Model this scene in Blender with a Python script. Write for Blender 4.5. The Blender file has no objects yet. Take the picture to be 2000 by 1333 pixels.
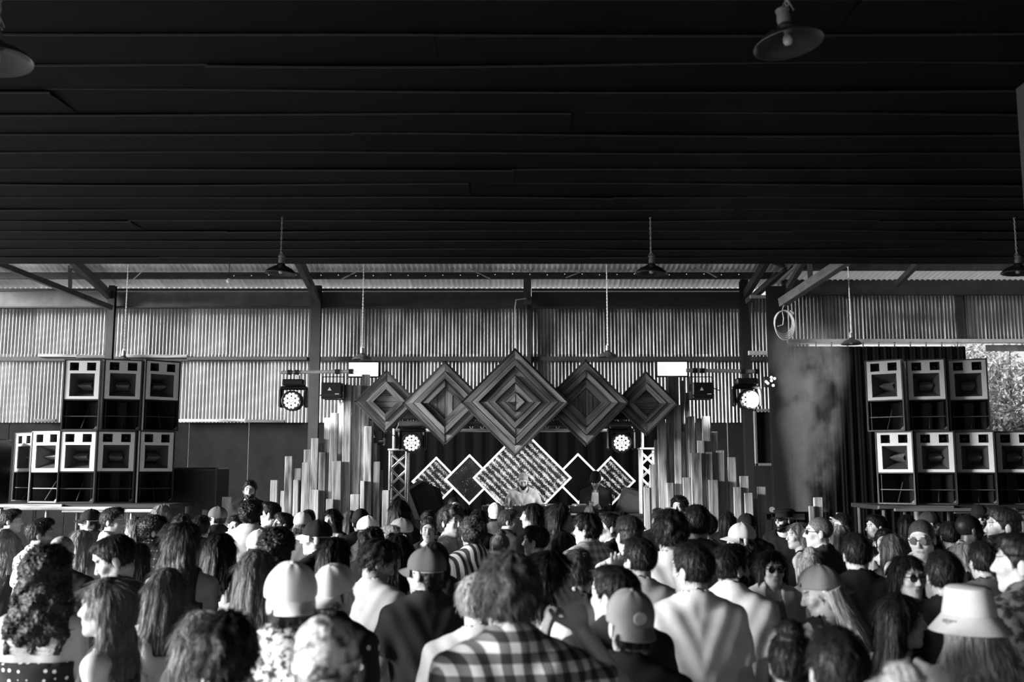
import bpy, math, random
import numpy as np
from mathutils import Matrix, Vector, Euler
random.seed(11)
RNG = np.random.default_rng(5)
SC = bpy.context.scene
COL = SC.collection
PI = math.pi
def R(d): return d*PI/180

# ------------------------------------------------------------------ camera, sky, light, exposure
CAMZ, TILT, F = 2.13, R(7.4), 35/36*2000
cd = bpy.data.cameras.new('camera'); cd.lens = 35; cd.sensor_width = 36; cd.clip_end = 400
cam = bpy.data.objects.new('camera', cd); COL.objects.link(cam)
cam.location = (0, 0, CAMZ); cam.rotation_euler = (PI/2+TILT, 0, 0)
cd.dof.use_dof = True; cd.dof.focus_distance = 13.0; cd.dof.aperture_fstop = 2.4
SC.camera = cam
W = bpy.data.worlds.new('overcast_sky'); SC.world = W; W.use_nodes = True
WN = W.node_tree.nodes; bg = WN['Background']
bg.inputs[0].default_value = (1, 1, 1, 1); bg.inputs[1].default_value = .38
sd = bpy.data.lights.new('sun', 'SUN'); sd.energy = 10.0; sd.angle = R(20)
sun = bpy.data.objects.new('sun', sd); COL.objects.link(sun)
sun.rotation_euler = (R(0), R(-77.5), R(18))
EXP = 1.25
vs = SC.view_settings
vs.view_transform = 'Standard'; vs.look = 'None'; vs.gamma = 1; vs.use_curve_mapping = False; vs.exposure = EXP
def EM(v): return v/2**EXP

def Pt(px, py, D):
    """the point at depth D (metres down the hall) seen at photograph pixel px, py"""
    u = (px-1000)/F; v = (666.5-py)/F
    dy = math.cos(TILT)-v*math.sin(TILT); dz = math.sin(TILT)+v*math.cos(TILT)
    return Vector((u*D/dy, D, CAMZ+dz*D/dy))

# ------------------------------------------------------------------ materials (all grey: the photograph is black and white)
MATS = {}
def nmat(name):
    m = bpy.data.materials.new(name); m.use_nodes = True
    nt = m.node_tree; b = nt.nodes['Principled BSDF']
    return m, nt, b
def nd(nt, t, **k):
    n = nt.nodes.new(t)
    for a, v in k.items(): setattr(n, a, v)
    return n
def lk(nt, a, b): nt.links.new(a, b)
def g4(v): return (v, v, v, 1)
def ramp(nt, src, stops):
    r = nd(nt, 'ShaderNodeValToRGB'); e = r.color_ramp.elements
    while len(e) < len(stops): e.new(0.5)
    for i, (p, c) in enumerate(stops): e[i].position = p; e[i].color = g4(c)
    lk(nt, src, r.inputs[0]); return r.outputs[0]
def mth(nt, op, a, b=None, c=None):
    n = nd(nt, 'ShaderNodeMath', operation=op)
    for i, v in enumerate((a, b, c)):
        if v is None: continue
        if hasattr(v, 'links'): lk(nt, v, n.inputs[i])
        else: n.inputs[i].default_value = v
    return n.outputs[0]
def coords(nt, scale, kind='Object', rot=(0, 0, 0)):
    tc = nd(nt, 'ShaderNodeTexCoord'); mp = nd(nt, 'ShaderNodeMapping')
    mp.inputs['Scale'].default_value = scale; mp.inputs['Rotation'].default_value = rot
    lk(nt, tc.outputs[kind], mp.inputs[0]); return mp.outputs[0]
def noise(nt, vec, scale=1, detail=3, rough=.6):
    n = nd(nt, 'ShaderNodeTexNoise'); n.inputs['Scale'].default_value = scale
    n.inputs['Detail'].default_value = detail; n.inputs['Roughness'].default_value = rough
    lk(nt, vec, n.inputs['Vector']); return n.outputs[0]
def mixc(nt, fac, a, b, mode='MIX'):
    n = nd(nt, 'ShaderNodeMix', data_type='RGBA', blend_type=mode)
    for k, v in ((0, fac), (6, a), (7, b)):
        if hasattr(v, 'links'): lk(nt, v, n.inputs[k])
        else: n.inputs[k].default_value = v if k == 0 else g4(v)
    return n.outputs[2]
def bump(nt, b, h, s=.3, d=.01):
    n = nd(nt, 'ShaderNodeBump'); n.inputs['Strength'].default_value = s; n.inputs['Distance'].default_value = d
    lk(nt, h, n.inputs['Height']); lk(nt, n.outputs[0], b.inputs['Normal'])
def plain(v, rough=.6, metal=0., mott=.25, scale=14, spec=.5):
    key = ('plain', v, rough, metal, mott, scale, spec)
    if key in MATS: return MATS[key]
    m, nt, b = nmat('grey_%s' % str(v).replace('.', '_'))
    n = noise(nt, coords(nt, (1, 1, 1)), scale, 4)
    lk(nt, ramp(nt, n, [(.25, v*(1-mott)), (.75, v*(1+mott))]), b.inputs['Base Color'])
    b.inputs['Roughness'].default_value = rough; b.inputs['Metallic'].default_value = metal
    b.inputs['Specular IOR Level'].default_value = spec
    MATS[key] = m; return m
def emit(v, base=.8):
    key = ('emit', v, base)
    if key in MATS: return MATS[key]
    m, nt, b = nmat('lamp_glow'); b.inputs['Base Color'].default_value = g4(base)
    b.inputs['Emission Color'].default_value = g4(1); b.inputs['Emission Strength'].default_value = EM(v)
    MATS[key] = m; return m
def wood(v, axis, con=.6):
    """weathered board: grain drawn out along the board, every board its own tone"""
    key = ('wood', v, axis, con)
    if key in MATS: return MATS[key]
    m, nt, b = nmat('weathered_wood_%s' % 'xyz'[axis])
    s = [26, 26, 26]; s[axis] = 1.1
    s2 = [7, 7, 7]; s2[axis] = .9
    oi = nd(nt, 'ShaderNodeObjectInfo')
    def shifted(sc):
        v3 = coords(nt, sc); a = nd(nt, 'ShaderNodeVectorMath', operation='ADD')
        c = nd(nt, 'ShaderNodeCombineXYZ'); q = mth(nt, 'MULTIPLY', oi.outputs['Random'], 91.)
        for i in range(3): lk(nt, q, c.inputs[i])
        lk(nt, v3, a.inputs[0]); lk(nt, c.outputs[0], a.inputs[1]); return a.outputs[0]
    n1 = noise(nt, shifted(s), 1.6, 5, .65); n2 = noise(nt, shifted(s2), 1, 3)
    c1 = ramp(nt, n1, [(.32, v*(1-con)), (.5, v), (.72, v*1.35)])
    c2 = ramp(nt, n2, [(.34, .16), (.50, .85), (.62, 1.1), (1, 1.25)])
    c3 = ramp(nt, oi.outputs['Random'], [(0, .55), (1, 1.25)])
    c = mixc(nt, 1., mixc(nt, 1., c1, c2, 'MULTIPLY'), c3, 'MULTIPLY')
    lk(nt, c, b.inputs['Base Color']); b.inputs['Roughness'].default_value = .75
    bump(nt, b, n1, .35, .006)
    MATS[key] = m; return m
def tin(v, streak=.5, axis=2, metal=.35, spot=0.):
    key = ('tin', v, streak, axis, metal, spot)
    if key in MATS: return MATS[key]
    m, nt, b = nmat('corrugated_iron')
    s = [9, 9, 9]; s[axis] = .45
    s3 = [1.6, 1.6, 1.6]; s3[axis] = .55
    n = noise(nt, coords(nt, s, 'Object'), 1., 4, .7)
    n3 = noise(nt, coords(nt, s3, 'Object'), 1., 3, .6)
    oi = nd(nt, 'ShaderNodeObjectInfo')
    c = ramp(nt, n, [(.28, v*(1-streak)), (.52, v), (.8, v*1.25)])
    c = mixc(nt, 1., c, ramp(nt, n3, [(.3, 1-streak*.9), (.6, 1.05)]), 'MULTIPLY')
    c = mixc(nt, 1., c, ramp(nt, oi.outputs['Random'], [(0, .72), (1, 1.15)]), 'MULTIPLY')
    lk(nt, c, b.inputs['Base Color']); b.inputs['Metallic'].default_value = metal; b.inputs['Roughness'].default_value = .48
    MATS[key] = m; return m

# ------------------------------------------------------------------ mesh helpers
class MB:
    def __init__(s): s.v = []; s.f = []
    def add(s, vs, fs):
        o = len(s.v); s.v += [tuple(x) for x in vs]; s.f += [tuple(i+o for i in f) for f in fs]; return s
    def box(s, c, d, rot=None, bev=0.0):
        x, y, z = d[0]/2, d[1]/2, d[2]/2
        if bev > 0:
            b = min(bev, .45*min(d)); vs = []; 
            for sx in (-1, 1):
                for sy in (-1, 1):
                    for sz in (-1, 1):
                        vs += [(sx*x, sy*(y-b), sz*(z-b)), (sx*(x-b), sy*y, sz*(z-b)), (sx*(x-b), sy*(y-b), sz*z)]
            def I(sx, sy, sz, k): return (((sx > 0)*2+(sy > 0))*2+(sz > 0))*3+k
            fs = []
            for k in range(3):
                a, b2 = [q for q in range(3) if q != k]
                for sg in (-1, 1):
                    cs = []
                    for (p, q) in ((-1, -1), (1, -1), (1, 1), (-1, 1)):
                        t = [0, 0, 0]; t[k] = sg; t[a] = p; t[b2] = q; cs.append(I(*t, k))
                    if (sg > 0) == (k == 1): cs.reverse()
                    fs.append(cs)
            for k in range(3):           # edges along axis k
                a, b2 = [q for q in range(3) if q != k]
                for p in (-1, 1):
                    for q in (-1, 1):
                        t0 = [0]*3; t1 = [0]*3; t0[k] = -1; t1[k] = 1; t0[a] = t1[a] = p; t0[b2] = t1[b2] = q
                        fs.append((I(*t0, a), I(*t1, a), I(*t1, b2), I(*t0, b2)))
            for sx in (-1, 1):
                for sy in (-1, 1):
                    for sz in (-1, 1): fs.append(tuple(I(sx, sy, sz, k) for k in range(3)))
        else:
            vs = [(a*x, b*y, e*z) for a in (-1, 1) for b in (-1, 1) for e in (-1, 1)]
            fs = [(0, 1, 3, 2), (4, 6, 7, 5), (0, 4, 5, 1), (2, 3, 7, 6), (0, 2, 6, 4), (1, 5, 7, 3)]
        M = Euler(rot).to_matrix() if rot is not None else None
        vs = [Vector(p) for p in vs]
        if M: vs = [M @ p for p in vs]
        return s.add([(p.x+c[0], p.y+c[1], p.z+c[2]) for p in vs], fs)
    def bar(s, a, b, w, h):
        """rectangular beam from a to b"""
        a, b = Vector(a), Vector(b); d = (b-a); L = d.length; d.normalize()
        up = Vector((0, 0, 1)) if abs(d.z) < .95 else Vector((0, 1, 0))
        x = d.cross(up).normalized(); z = x.cross(d)
        vs = [p+x*sx*w/2+z*sz*h/2 for p in (a, b) for sx in (-1, 1) for sz in (-1, 1)]
        return s.add(vs, [(0, 1, 3, 2), (4, 6, 7, 5), (0, 4, 5, 1), (2, 3, 7, 6), (0, 2, 6, 4), (1, 5, 7, 3)])
    def tube(s, pts, r, seg=8, close=False):
        pts = [Vector(p) for p in pts]; n = len(pts); vs = []; fs = []
        up = None
        for i, p in enumerate(pts):
            if close: t = pts[(i+1) % n]-pts[i-1]
            else: t = pts[min(i+1, n-1)]-pts[max(i-1, 0)]
            t.normalize()
            if up is None:
                up = Vector((0, 0, 1)) if abs(t.z) < .9 else Vector((0, 1, 0))
            x = t.cross(up).normalized(); up = x.cross(t).normalized()
            rr = r[i] if isinstance(r, (list, tuple)) else r
            for k in range(seg):
                a = 2*PI*k/seg; vs.append(p+x*math.cos(a)*rr+up*math.sin(a)*rr)
        m = n if close else n-1
        for i in range(m):
            for k in range(seg):
                j = (i+1) % n; k2 = (k+1) % seg
                fs.append((i*seg+k, i*seg+k2, j*seg+k2, j*seg+k))
        if not close: fs += [tuple(reversed(range(seg))), tuple(range((n-1)*seg, n*seg))]
        return s.add(vs, fs)
    def lathe(s, prof, seg=24, c=(0, 0, 0), sy=1.0, axis='z'):
        vs = []; fs = []; n = len(prof)
        for (r, z) in prof:
            for k in range(seg):
                a = 2*PI*k/seg; p = (r*math.cos(a), r*math.sin(a)*sy, z)
                if axis == 'y': p = (p[0], z, p[1])
                vs.append((p[0]+c[0], p[1]+c[1], p[2]+c[2]))
        for i in range(n-1):
            for k in range(seg):
                k2 = (k+1) % seg; q = (i*seg+k, i*seg+k2, (i+1)*seg+k2, (i+1)*seg+k)
                fs.append(q if axis == 'z' else q[::-1])
        return s.add(vs, fs)
    def prism(s, poly, y0, y1):
        """polygon in the xz plane, extruded along y"""
        n = len(poly); vs = [(p[0], y0, p[1]) for p in poly]+[(p[0], y1, p[1]) for p in poly]
        fs = [tuple(range(n)), tuple(reversed(range(n, 2*n)))]
        for i in range(n): j = (i+1) % n; fs.append((i, i+n, j+n, j))
        return s.add(vs, fs)
    def mesh(s, name, smooth=False):
        me = bpy.data.meshes.new(name); me.from_pydata(s.v, [], s.f); me.validate(); me.update()
        if smooth:
            me.shade_smooth()
            try: me.set_sharp_from_angle(angle=R(38))
            except Exception: pass
        return me
    def build(s, name, mat, parent=None, loc=(0, 0, 0), rot=(0, 0, 0), smooth=False):
        return ob(name, s.mesh(name, smooth), mat, parent, loc, rot)
def ob(name, me, mat, parent=None, loc=(0, 0, 0), rot=(0, 0, 0)):
    o = bpy.data.objects.new(name, me); COL.objects.link(o)
    if mat is not None:
        if len(me.materials) == 0: me.materials.append(mat)
        elif me.materials[0] is not mat:
            o.material_slots[0].link = 'OBJECT'; o.material_slots[0].material = mat
    o.parent = parent; o.location = loc; o.rotation_euler = rot
    return o
def tag(o, label, cat, group=None, kind=None):
    o['label'] = label; o['category'] = cat
    if group: o['group'] = group
    if kind: o['kind'] = kind
    return o
def thing(name, label, cat, loc=(0, 0, 0), rot=(0, 0, 0), group=None):
    o = bpy.data.objects.new(name, None); COL.objects.link(o); o.empty_display_size = .1
    o.location = loc; o.rotation_euler = rot if isinstance(rot, (tuple, list)) else (0, 0, rot)
    return tag(o, label, cat, group)
def struct(o): o['kind'] = 'structure'; return o
def sempty(name, loc=(0, 0, 0)):
    o = bpy.data.objects.new(name, None); COL.objects.link(o); o.location = loc; return struct(o)

# ------------------------------------------------------------------ the shed
WALL, EDGE, CEIL = 20.0, 13.5, 4.95
STEEL = plain(.075, .55, .2, .35, 5); DARKSTEEL = plain(.035, .55, .1, .4, 5); BLACK = plain(.011, .75, 0, .3, 6, .3)
struct(MB().box((1, 7, -.1), (34, 32, .2)).build('floor', plain(.22, .8, 0, .4, 1.2)))
struct(MB().box((30, 45, -.16), (160, 130, .1)).build('ground', plain(.45, .95, 0, .4, .8)))
# ceiling: overlapping black lengths of lining, each a little slack
ceil = sempty('ceiling')
CLOTH = plain(.004, .8, 0, .3, 4, .12); LIT_LIP = plain(.03, .5, 0, .3, 9, .6)  # paler edge colour stands for light grazing each panel's lip
MB().box((.5, 3.6, CEIL+.16), (29, 19.8, .06)).build('backing', BLACK, ceil)
row = 0; y = -5.6
while y < EDGE-.3:
    x = -13.8+random.uniform(-1.5, 0)
    while x < 14.8:
        L = random.uniform(3.6, 6.8); n = 14; y1 = min(y+.56, EDGE); mb = MB(); vs = []; hv = []
        ph = random.uniform(0, 6); tilt = random.uniform(-.014, .014); am = random.uniform(.006, .018)
        for i in range(n+1):
            t = i/n; xx = -L/2+L*t
            zz = -.014+am*.5*math.sin(ph+t*5)+tilt*(t-.5)*2; yy = am*1.2*math.sin(ph*2+t*4)
            vs += [(xx, yy, zz), (xx, yy+.002, zz+.014), (xx, y1-y, .024), (xx, y1-y, .008), (xx, yy+.02, zz)]
            hv += [(xx, yy-.003, zz-.001), (xx, yy-.003, zz+.013), (xx, yy+.003, zz+.013), (xx, yy+.003, zz-.001)]
        mb.add(vs, [(i*5+k, i*5+5+k, i*5+5+(k+1) % 5, i*5+(k+1) % 5) for i in range(n) for k in range(5)])
        lin = mb.build('lining_panel', CLOTH, ceil, (x+L/2, y, CEIL), smooth=False)
        MB().add(hv, [(i*4+k, i*4+4+k, i*4+4+(k+1) % 4, i*4+(k+1) % 4) for i in range(n) for k in range(4)]).build('lit_lip', LIT_LIP, lin)
        x += L-.02
    y += .49; row += 1

def corr_mesh(name, w, h, pitch, amp, n=6, rows=1):
    """corrugated sheet in the xz plane, x 0..w, z 0..h, waves towards -y"""
    k = max(2, int(round(w/pitch))*n); vs = []; fs = []
    for j in range(rows+1):
        for i in range(k+1):
            x = w*i/k; vs.append((x, -amp*math.cos(2*PI*x/pitch), h*j/rows))
    for j in range(rows):
        for i in range(k):
            a = j*(k+1)+i; fs.append((a, a+1, a+k+2, a+k+1))
    me = bpy.data.meshes.new(name); me.from_pydata(vs, [], fs); me.update(); me.shade_smooth(); return me
zb, zg, zt = Pt(1000, 826, WALL).z, Pt(1000, 702, WALL).z, Pt(1000, 598, WALL).z+.15
xl, xr = Pt(-90, 700, WALL).x, Pt(1520, 700, WALL).x
PIT = .0715; SW = PIT*11
wb = sempty('wall_back')
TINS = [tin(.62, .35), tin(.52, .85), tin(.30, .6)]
mlo = corr_mesh('corrugated_sheet', SW, zg-zb+.1, PIT, .019); mhi = corr_mesh('corrugated_sheet', SW, zt-zg+.1, PIT, .019)
x = xl; i = 0
while x < xr:
    px = 1000+x/WALL*F
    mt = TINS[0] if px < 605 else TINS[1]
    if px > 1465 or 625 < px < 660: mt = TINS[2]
    off = .006*(i % 2)
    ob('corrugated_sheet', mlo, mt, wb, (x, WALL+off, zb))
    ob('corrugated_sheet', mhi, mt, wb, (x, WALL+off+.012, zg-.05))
    x += SW; i += 1
# black boarding below the iron
bw = sempty('wall_lower')
bx = xl
BOARD = plain(.010, .85, 0, .5, 2.0, .12)
while bx < xr:
    MB().box((.6, .02, zb/2), (1.19, .03, zb+.02), bev=.004).build('wall_board', BOARD, bw, (bx, WALL+.02, 0)); bx += 1.2
# girts, eaves beam, posts
MB().box(((xl+xr)/2, WALL-.06, zg), (xr-xl, .07, .085)).build('girt', DARKSTEEL, wb)
for k, (p0, p1, py, v) in enumerate([(75, 152, 695, .35), (150, 206, 697, .16), (238, 366, 696, .4), (366, 600, 701, .05), (335, 480, 822, .4), (66, 110, 822, .12), (480, 556, 823, .1)]):
    a, b = Pt(p0, py, WALL-.12), Pt(p1, py, WALL-.12)
    MB().box((0, 0, 0), ((b-a).length, .05, .062), bev=.006).build('batten', wood(v, 0), wb, (a+b)/2, (0, R(random.uniform(-.5, .5)), 0))
zbb, zbt = Pt(1000, 601, WALL-.2).z, Pt(1000, 571, WALL-.2).z
beams = sempty('trim_1')
for (p0, p1, v) in ((-90, 214, .11), (222, 611, .085), (628, 1024, .045), (1038, 1450, .03)):
    a, b = Pt(p0, 600, WALL-.2), Pt(p1, 600, WALL-.2)
    MB().box((0, 0, 0), (b.x-a.x, .06, zbt-zbb), bev=.004).build('eaves_beam', plain(v, .6, .1, .4, 3), beams, ((a.x+b.x)/2, WALL-.2, (zbb+zbt)/2))
    MB().box((0, 0, 0), (b.x-a.x, .16, .03)).build('beam_flange', DARKSTEEL, beams, ((a.x+b.x)/2, WALL-.2, zbb))
    MB().box((0, 0, 0), (b.x-a.x, .16, .05)).build('wall_plate', DARKSTEEL, beams, ((a.x+b.x)/2, WALL-.14, zbt+.05))
def post(name, px, D, w, z0, z1, v):
    a = Pt(px, 650, D); mb = MB()
    mb.box((0, -.05, (z0+z1)/2), (w, .014, z1-z0)); mb.box((0, 0, (z0+z1)/2), (.014, .10, z1-z0)); mb.box((0, .05, (z0+z1)/2), (w, .014, z1-z0))
    return struct(mb.build(name, plain(v, .55, .2, .3, 4), None, (a.x, D, 0)))
post('trim_2', 216, WALL-.36, .13, 0, zbt+.1, .02)
post('trim_3', 617, WALL-.36, .19, 0, zbt+.1, .035)
post('trim_4', 1033, WALL-.12, .08, zb, zbt, .03)
post('trim_5', 1455, WALL-.36, .16, 0, zbt+.3, .015)
post('trim_6', 1517, 18.6, .34, 0, Pt(1500, 560, 18.6).z, .012)
post('trim_7', 1030, WALL-.4, .15, zbb+.02, Pt(1000, 505, WALL-1.2).z, .06)
# rear lean-to roof: sheets fall towards the wall
ze = Pt(1000, 560, WALL).z; SL = .20
roof = sempty('roof_rear')
rl = 10*math.sqrt(1+SL*SL)
RP = .105
mroof = corr_mesh('roof_sheet', RP*8, rl, RP, .024)
x = xl; i = 0
while x < xr:
    ob('roof_sheet', mroof, tin(.85, .3, 2, .05), roof, (x, WALL+.1+.004*(i % 2), ze-.02), (PI/2-math.atan(SL), 0, 0)); x += RP*8; i += 1
def roof_z(D, e=ze, w=WALL, s=SL): return e+s*(w-D)
for D, hh in ((WALL-.9, .125), (WALL-1.95, .125), (WALL-3.0, .125), (WALL-4.1, .125), (WALL-5.2, .125)):
    MB().box((0, 0, 0), (xr-xl, .075, hh)).build('purlin', plain(.03, .7, 0, .5, 4), roof, ((xl+xr)/2, D, roof_z(D)-.135))
for px in (216, 617, 1455):
    a = Pt(px, 590, WALL-.3)
    MB().bar((a.x, WALL-.3, roof_z(WALL-.3)-.32), (a.x, WALL-6.2, roof_z(WALL-6.2)-.32), .1, .16).build('rafter', plain(.035, .6, .1, .4, 4), roof)
# knee braces and struts seen under the roof
def strut(p0, D0, p1, D1, w, h, v): return MB().bar(Pt(*p0, D0), Pt(*p1, D1), w, h).build('brace', plain(v, .55, .15, .4, 5), roof)
strut((-30, 505), 17.6, (218, 602), 19.5, .10, .10, .05); strut((140, 520), 18.2, (212, 574), 19.5, .08, .08, .035)
strut((137, 520), 18.3, (137, 562), 18.6, .07, .05, .05); strut((590, 516), 18.4, (622, 590), 19.5, .1, .1, .04)
strut((1460, 590), 19.4, (1560, 502), 17.8, .10, .10, .04); strut((1527, 592), 18.3, (1678, 492), 16.2, .14, .16, .13)
strut((1540, 560), 18.4, (1575, 502), 17.2, .09, .10, .07); strut((1580, 502), 17.2, (1583, 545), 17.5, .09, .07, .09)
strut((1495, 505), 17.5, (1530, 520), 17.9, .07, .06, .05)
for p0, p1 in (((247, 558), (287, 522)), ((668, 545), (703, 528)), ((915, 525), (958, 545)), ((1105, 543), (1150, 525)), ((1332, 505), (1400, 542))):
    MB().tube([Pt(*p0, 18.9), Pt(*p1, 18.6)], .012, 6).build('tie_rod', plain(.3, .5, .3), roof)
# right bay: its own wall, iron over an opening, roof brightened by its material
RB = 19.0
xb0, xb1 = Pt(1526, 620, RB).x, Pt(2160, 620, RB).x
z0, z1 = Pt(1750, 668, RB).z, Pt(1750, 574, RB).z
wr = sempty('wall_right_bay')
mrb = corr_mesh('corrugated_sheet', SW, z1-z0+.1, PIT, .020)
x = xb0; i = 0
while x < xb1:
    ob('corrugated_sheet', mrb, tin(.40, .7) if x > Pt(1560, 600, RB).x else TINS[2], wr, (x, RB+.006*(i % 2), z0)); x += SW; i += 1
MB().box((0, 0, 0), (xb1-xb0, .1, .30)).build('eaves_beam', plain(.05, .6, .1, .4, 3), wr, ((xb0+xb1)/2, RB-.12, z1+.10))
a = Pt(1872, 600, RB-.08); MB().box((0, 0, 0), (.12, .08, z1-z0)).build('post', DARKSTEEL, wr, (a.x, RB-.08, (z0+z1)/2))
TRK = plain(.75, .35, .2, .15, 6)
a, b = Pt(1537, 667, RB-.2), Pt(2120, 667, RB-.2)
MB().box((0, 0, 0), (b.x-a.x, .12, .075), bev=.01).build('door_track', TRK, wr, ((a.x+b.x)/2, RB-.2, a.z))
MB().box((0, .2, -.12), (1.6, .02, .12)).build('fringe_flashing', tin(.35, .4), wr, (Pt(1960, 670, RB).x+.4, RB-.3, a.z))
zr = Pt(1750, 551, RB).z; SR = .10
roof2 = sempty('roof_right')
mroof2 = corr_mesh('roof_sheet', RP*8, 5.6*math.sqrt(1+SR*SR), RP, .024)
m, nt, bb = nmat('bounce_lit_roof_sheet')  # sheet made translucent to imitate daylight bounced up from the opening
tr = nd(nt, 'ShaderNodeBsdfTranslucent'); tr.inputs[0].default_value = g4(.5); mx = nd(nt, 'ShaderNodeMixShader'); mx.inputs[0].default_value = .5
nn = noise(nt, coords(nt, (2, 2, .7)), 1.5, 4); lk(nt, ramp(nt, nn, [(.3, .35), (.7, .7)]), bb.inputs['Base Color'])
lk(nt, bb.outputs[0], mx.inputs[1]); lk(nt, tr.outputs[0], mx.inputs[2]); lk(nt, mx.outputs[0], nt.nodes['Material Output'].inputs[0])
x = xb0-.3; i = 0
while x < xb1:
    ob('roof_sheet', mroof2, m, roof2, (x, RB+.2+.004*(i % 2), zr-.02), (PI/2-math.atan(SR), 0, 0)); x += RP*8; i += 1
for D in (RB-1.4, RB-2.5, RB-3.6, RB-4.7):
    MB().box((0, 0, 0), (xb1-xb0, .07, .12)).build('purlin', plain(.05, .7, 0, .5, 4), roof2, ((xb0+xb1)/2, D, zr+SR*(RB-D)-.14))
MB().bar(Pt(1750, 558, RB-.5), Pt(1795, 512, RB-2.2), .08, .1).build('brace', plain(.05), roof2)
struct(MB().box((.5, 10.1, 6.5), (29, .1, 2.9)).build('sky_leak_block', BLACK))  # unseen panel added to block sky light leaking in above the ceiling
# near steel column at the edge of the view, far walls
c = Pt(1983, 180, 7.1)
struct(MB().box((0, 0, CEIL/2), (.2, .2, CEIL), bev=.012).build('trim_8', plain(.16, .5, .3, .3, 5), None, (c.x+.1, 7.0, 0)))
struct(MB().box((14.9, 6, 2.9), (.12, 26, 6.0)).build('wall_right', BOARD))
wf = sempty('fill_cut_wall')  # unseen wall, its extent chosen to cut fill light from behind
MB().box((7.2, -6.2, 2.6), (15, .12, 5.2)).build('fill_cut_panel', BOARD, wf)
for yy in (-5.8, .4, 6.6, 12.9):
    struct(MB().box((-13.6, yy, 2.6), (.18, .18, 5.2), bev=.01).build('trim_9', STEEL))
# ------------------------------------------------------------------ stage, screens of planks, wooden diamonds
SD = 13.62
def mpp(D): return D/F/math.cos(TILT)*.995
stage = thing('stage', 'low black stage deck behind the crowd under the booth', 'stage', (0.1, 14.95, 0))
MB().box((0, 0, .27), (5.2, 2.2, .5), bev=.02).build('deck', BLACK, stage)
for sx in (-1, 0, 1): MB().box((sx*2.4, -1.0, .02), (.1, .1, .06)).build('leg', BLACK, stage)
drape = thing('stage_curtain', 'black cloth curtain hung behind the booth and glowing diamonds', 'curtain', (Pt(1000, 900, 16.2).x, 16.2, 0))
x0, x1 = Pt(690, 900, 16.2).x, Pt(1300, 900, 16.2).x; ztop = Pt(1000, 818, 16.2).z
n = 150; vs = []
for i in range(n+1):
    x = x0+(x1-x0)*i/n-drape.location.x; yy = .008*math.sin(i*.9)+.004*math.sin(i*2.3+1)
    vs += [(x, yy, .02), (x, yy*.6, ztop)]
cl = MB().add(vs, [(2*i, 2*i+2, 2*i+3, 2*i+1) for i in range(n)]).build('cloth', plain(.004, .95, 0, .2, 3, .1), drape, smooth=True)
MB().tube([(x0-drape.location.x, 0, ztop+.02), (x1-drape.location.x, 0, ztop+.02)], .03).build('rail', DARKSTEEL, drape)

def planks(label, ps, off):
    """upright reclaimed boards; ps: (left, right, top) in photograph pixels"""
    cx = sum((a+b)/2 for a, b, _, _ in ps)/len(ps); base = Pt(cx, 900, SD); t = thing('plank_screen', label, 'planks', (base.x, SD, 0))
    for i, (a, b, top, lay) in enumerate(ps):
        D = SD-.05*lay; p = Pt((a+b)/2, top, D); w = (b-a)*mpp(D)*.985
        z0 = .02; h = p.z-z0; d = .035+random.uniform(0, .01)
        mb = MB(); c = random.uniform(-.012, .012)
        mb.box((0, 0, 0), (w, d, h), bev=.006)
        mb.build('plank', wood(.56 if lay >= 0 else .40, 2), t, (p.x-base.x, D-SD+random.uniform(-.006, .006), z0+h/2), (R(random.uniform(-.15, .15)), R(random.uniform(-.35, .35)), 0))
    for z in (.6, 1.5): MB().box((0, .16, z), ((max(q[1] for q in ps)-min(q[0] for q in ps))*mpp(SD)*.9, .05, .08)).build('back_rail', wood(.15, 0), t)
    return t
def zl(l, ox): return [(ox+a/3.808, ox+b/3.808, 660+y/3.808, k) for a, b, y, k in l]
PL = zl([(112, 165, 1060, 0), (185, 220, 1140, 0), (220, 275, 882, 0), (280, 318, 1058, 1), (293, 340, 972, 0), (342, 404, 928, 1), (358, 410, 832, 0), (412, 467, 748, 1), (405, 470, 1132, 2),
         (470, 522, 852, 1), (474, 505, 785, 0), (513, 555, 597, 0), (552, 612, 560, 1), (522, 575, 1200, 3), (575, 640, 918, 2), (612, 662, 480, -1), (655, 714, 350, 1), (718, 788, 355, 0),
         (705, 770, 1165, 2), (790, 850, 275, 0), (782, 812, 1065, 2), (812, 868, 660, 1), (840, 880, 615, -1), (876, 900, 785, 0), (875, 925, 922, 1), (925, 945, 985, 0), (940, 990, 1135, 1), (440, 480, 1020, -1), (600, 660, 1000, 0)], 500)
PL += [(434, 452, 971, 0), (447, 459, 987, 1), (395, 406, 996, 0)]
PR = zl([(980, 1025, 1115, 1), (1020, 1072, 945, 1), (1082, 1145, 605, 1), (1150, 1200, 1080, 2), (1145, 1168, 520, 0), (1155, 1228, 285, -1), (1198, 1250, 500, 1), (1250, 1282, 320, -1), (1282, 1310, 410, 0),
         (1272, 1328, 1040, 2), (1310, 1360, 585, 1), (1365, 1405, 600, 0), (1415, 1475, 585, 1), (1375, 1428, 765, 2), (1330, 1410, 858, 3), (1435, 1490, 850, 2), (1480, 1530, 700, 0), (1515, 1575, 838, 1),
         (1460, 1530, 1058, 3), (1560, 1600, 965, 0), (1602, 1665, 890, 1), (1645, 1700, 1112, 2), (1694, 1760, 1030, 1), (1728, 1792, 1155, 2), (1820, 1885, 1110, 0), (1795, 1825, 1200, 1), (1060, 1100, 760, -1), (1225, 1285, 700, 0)], 1000)
PR += [(1589, 1606, 972, 0), (1579, 1589, 989, 1), (1634, 1645, 1002, 0), (1620, 1629, 1016, 0)]
planks('upright weathered boards of stepped heights beside the horn speaker stack lit by daylight', PL, 0)
planks('upright weathered boards of stepped heights beside the smoke plume', PR, 0)

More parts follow.
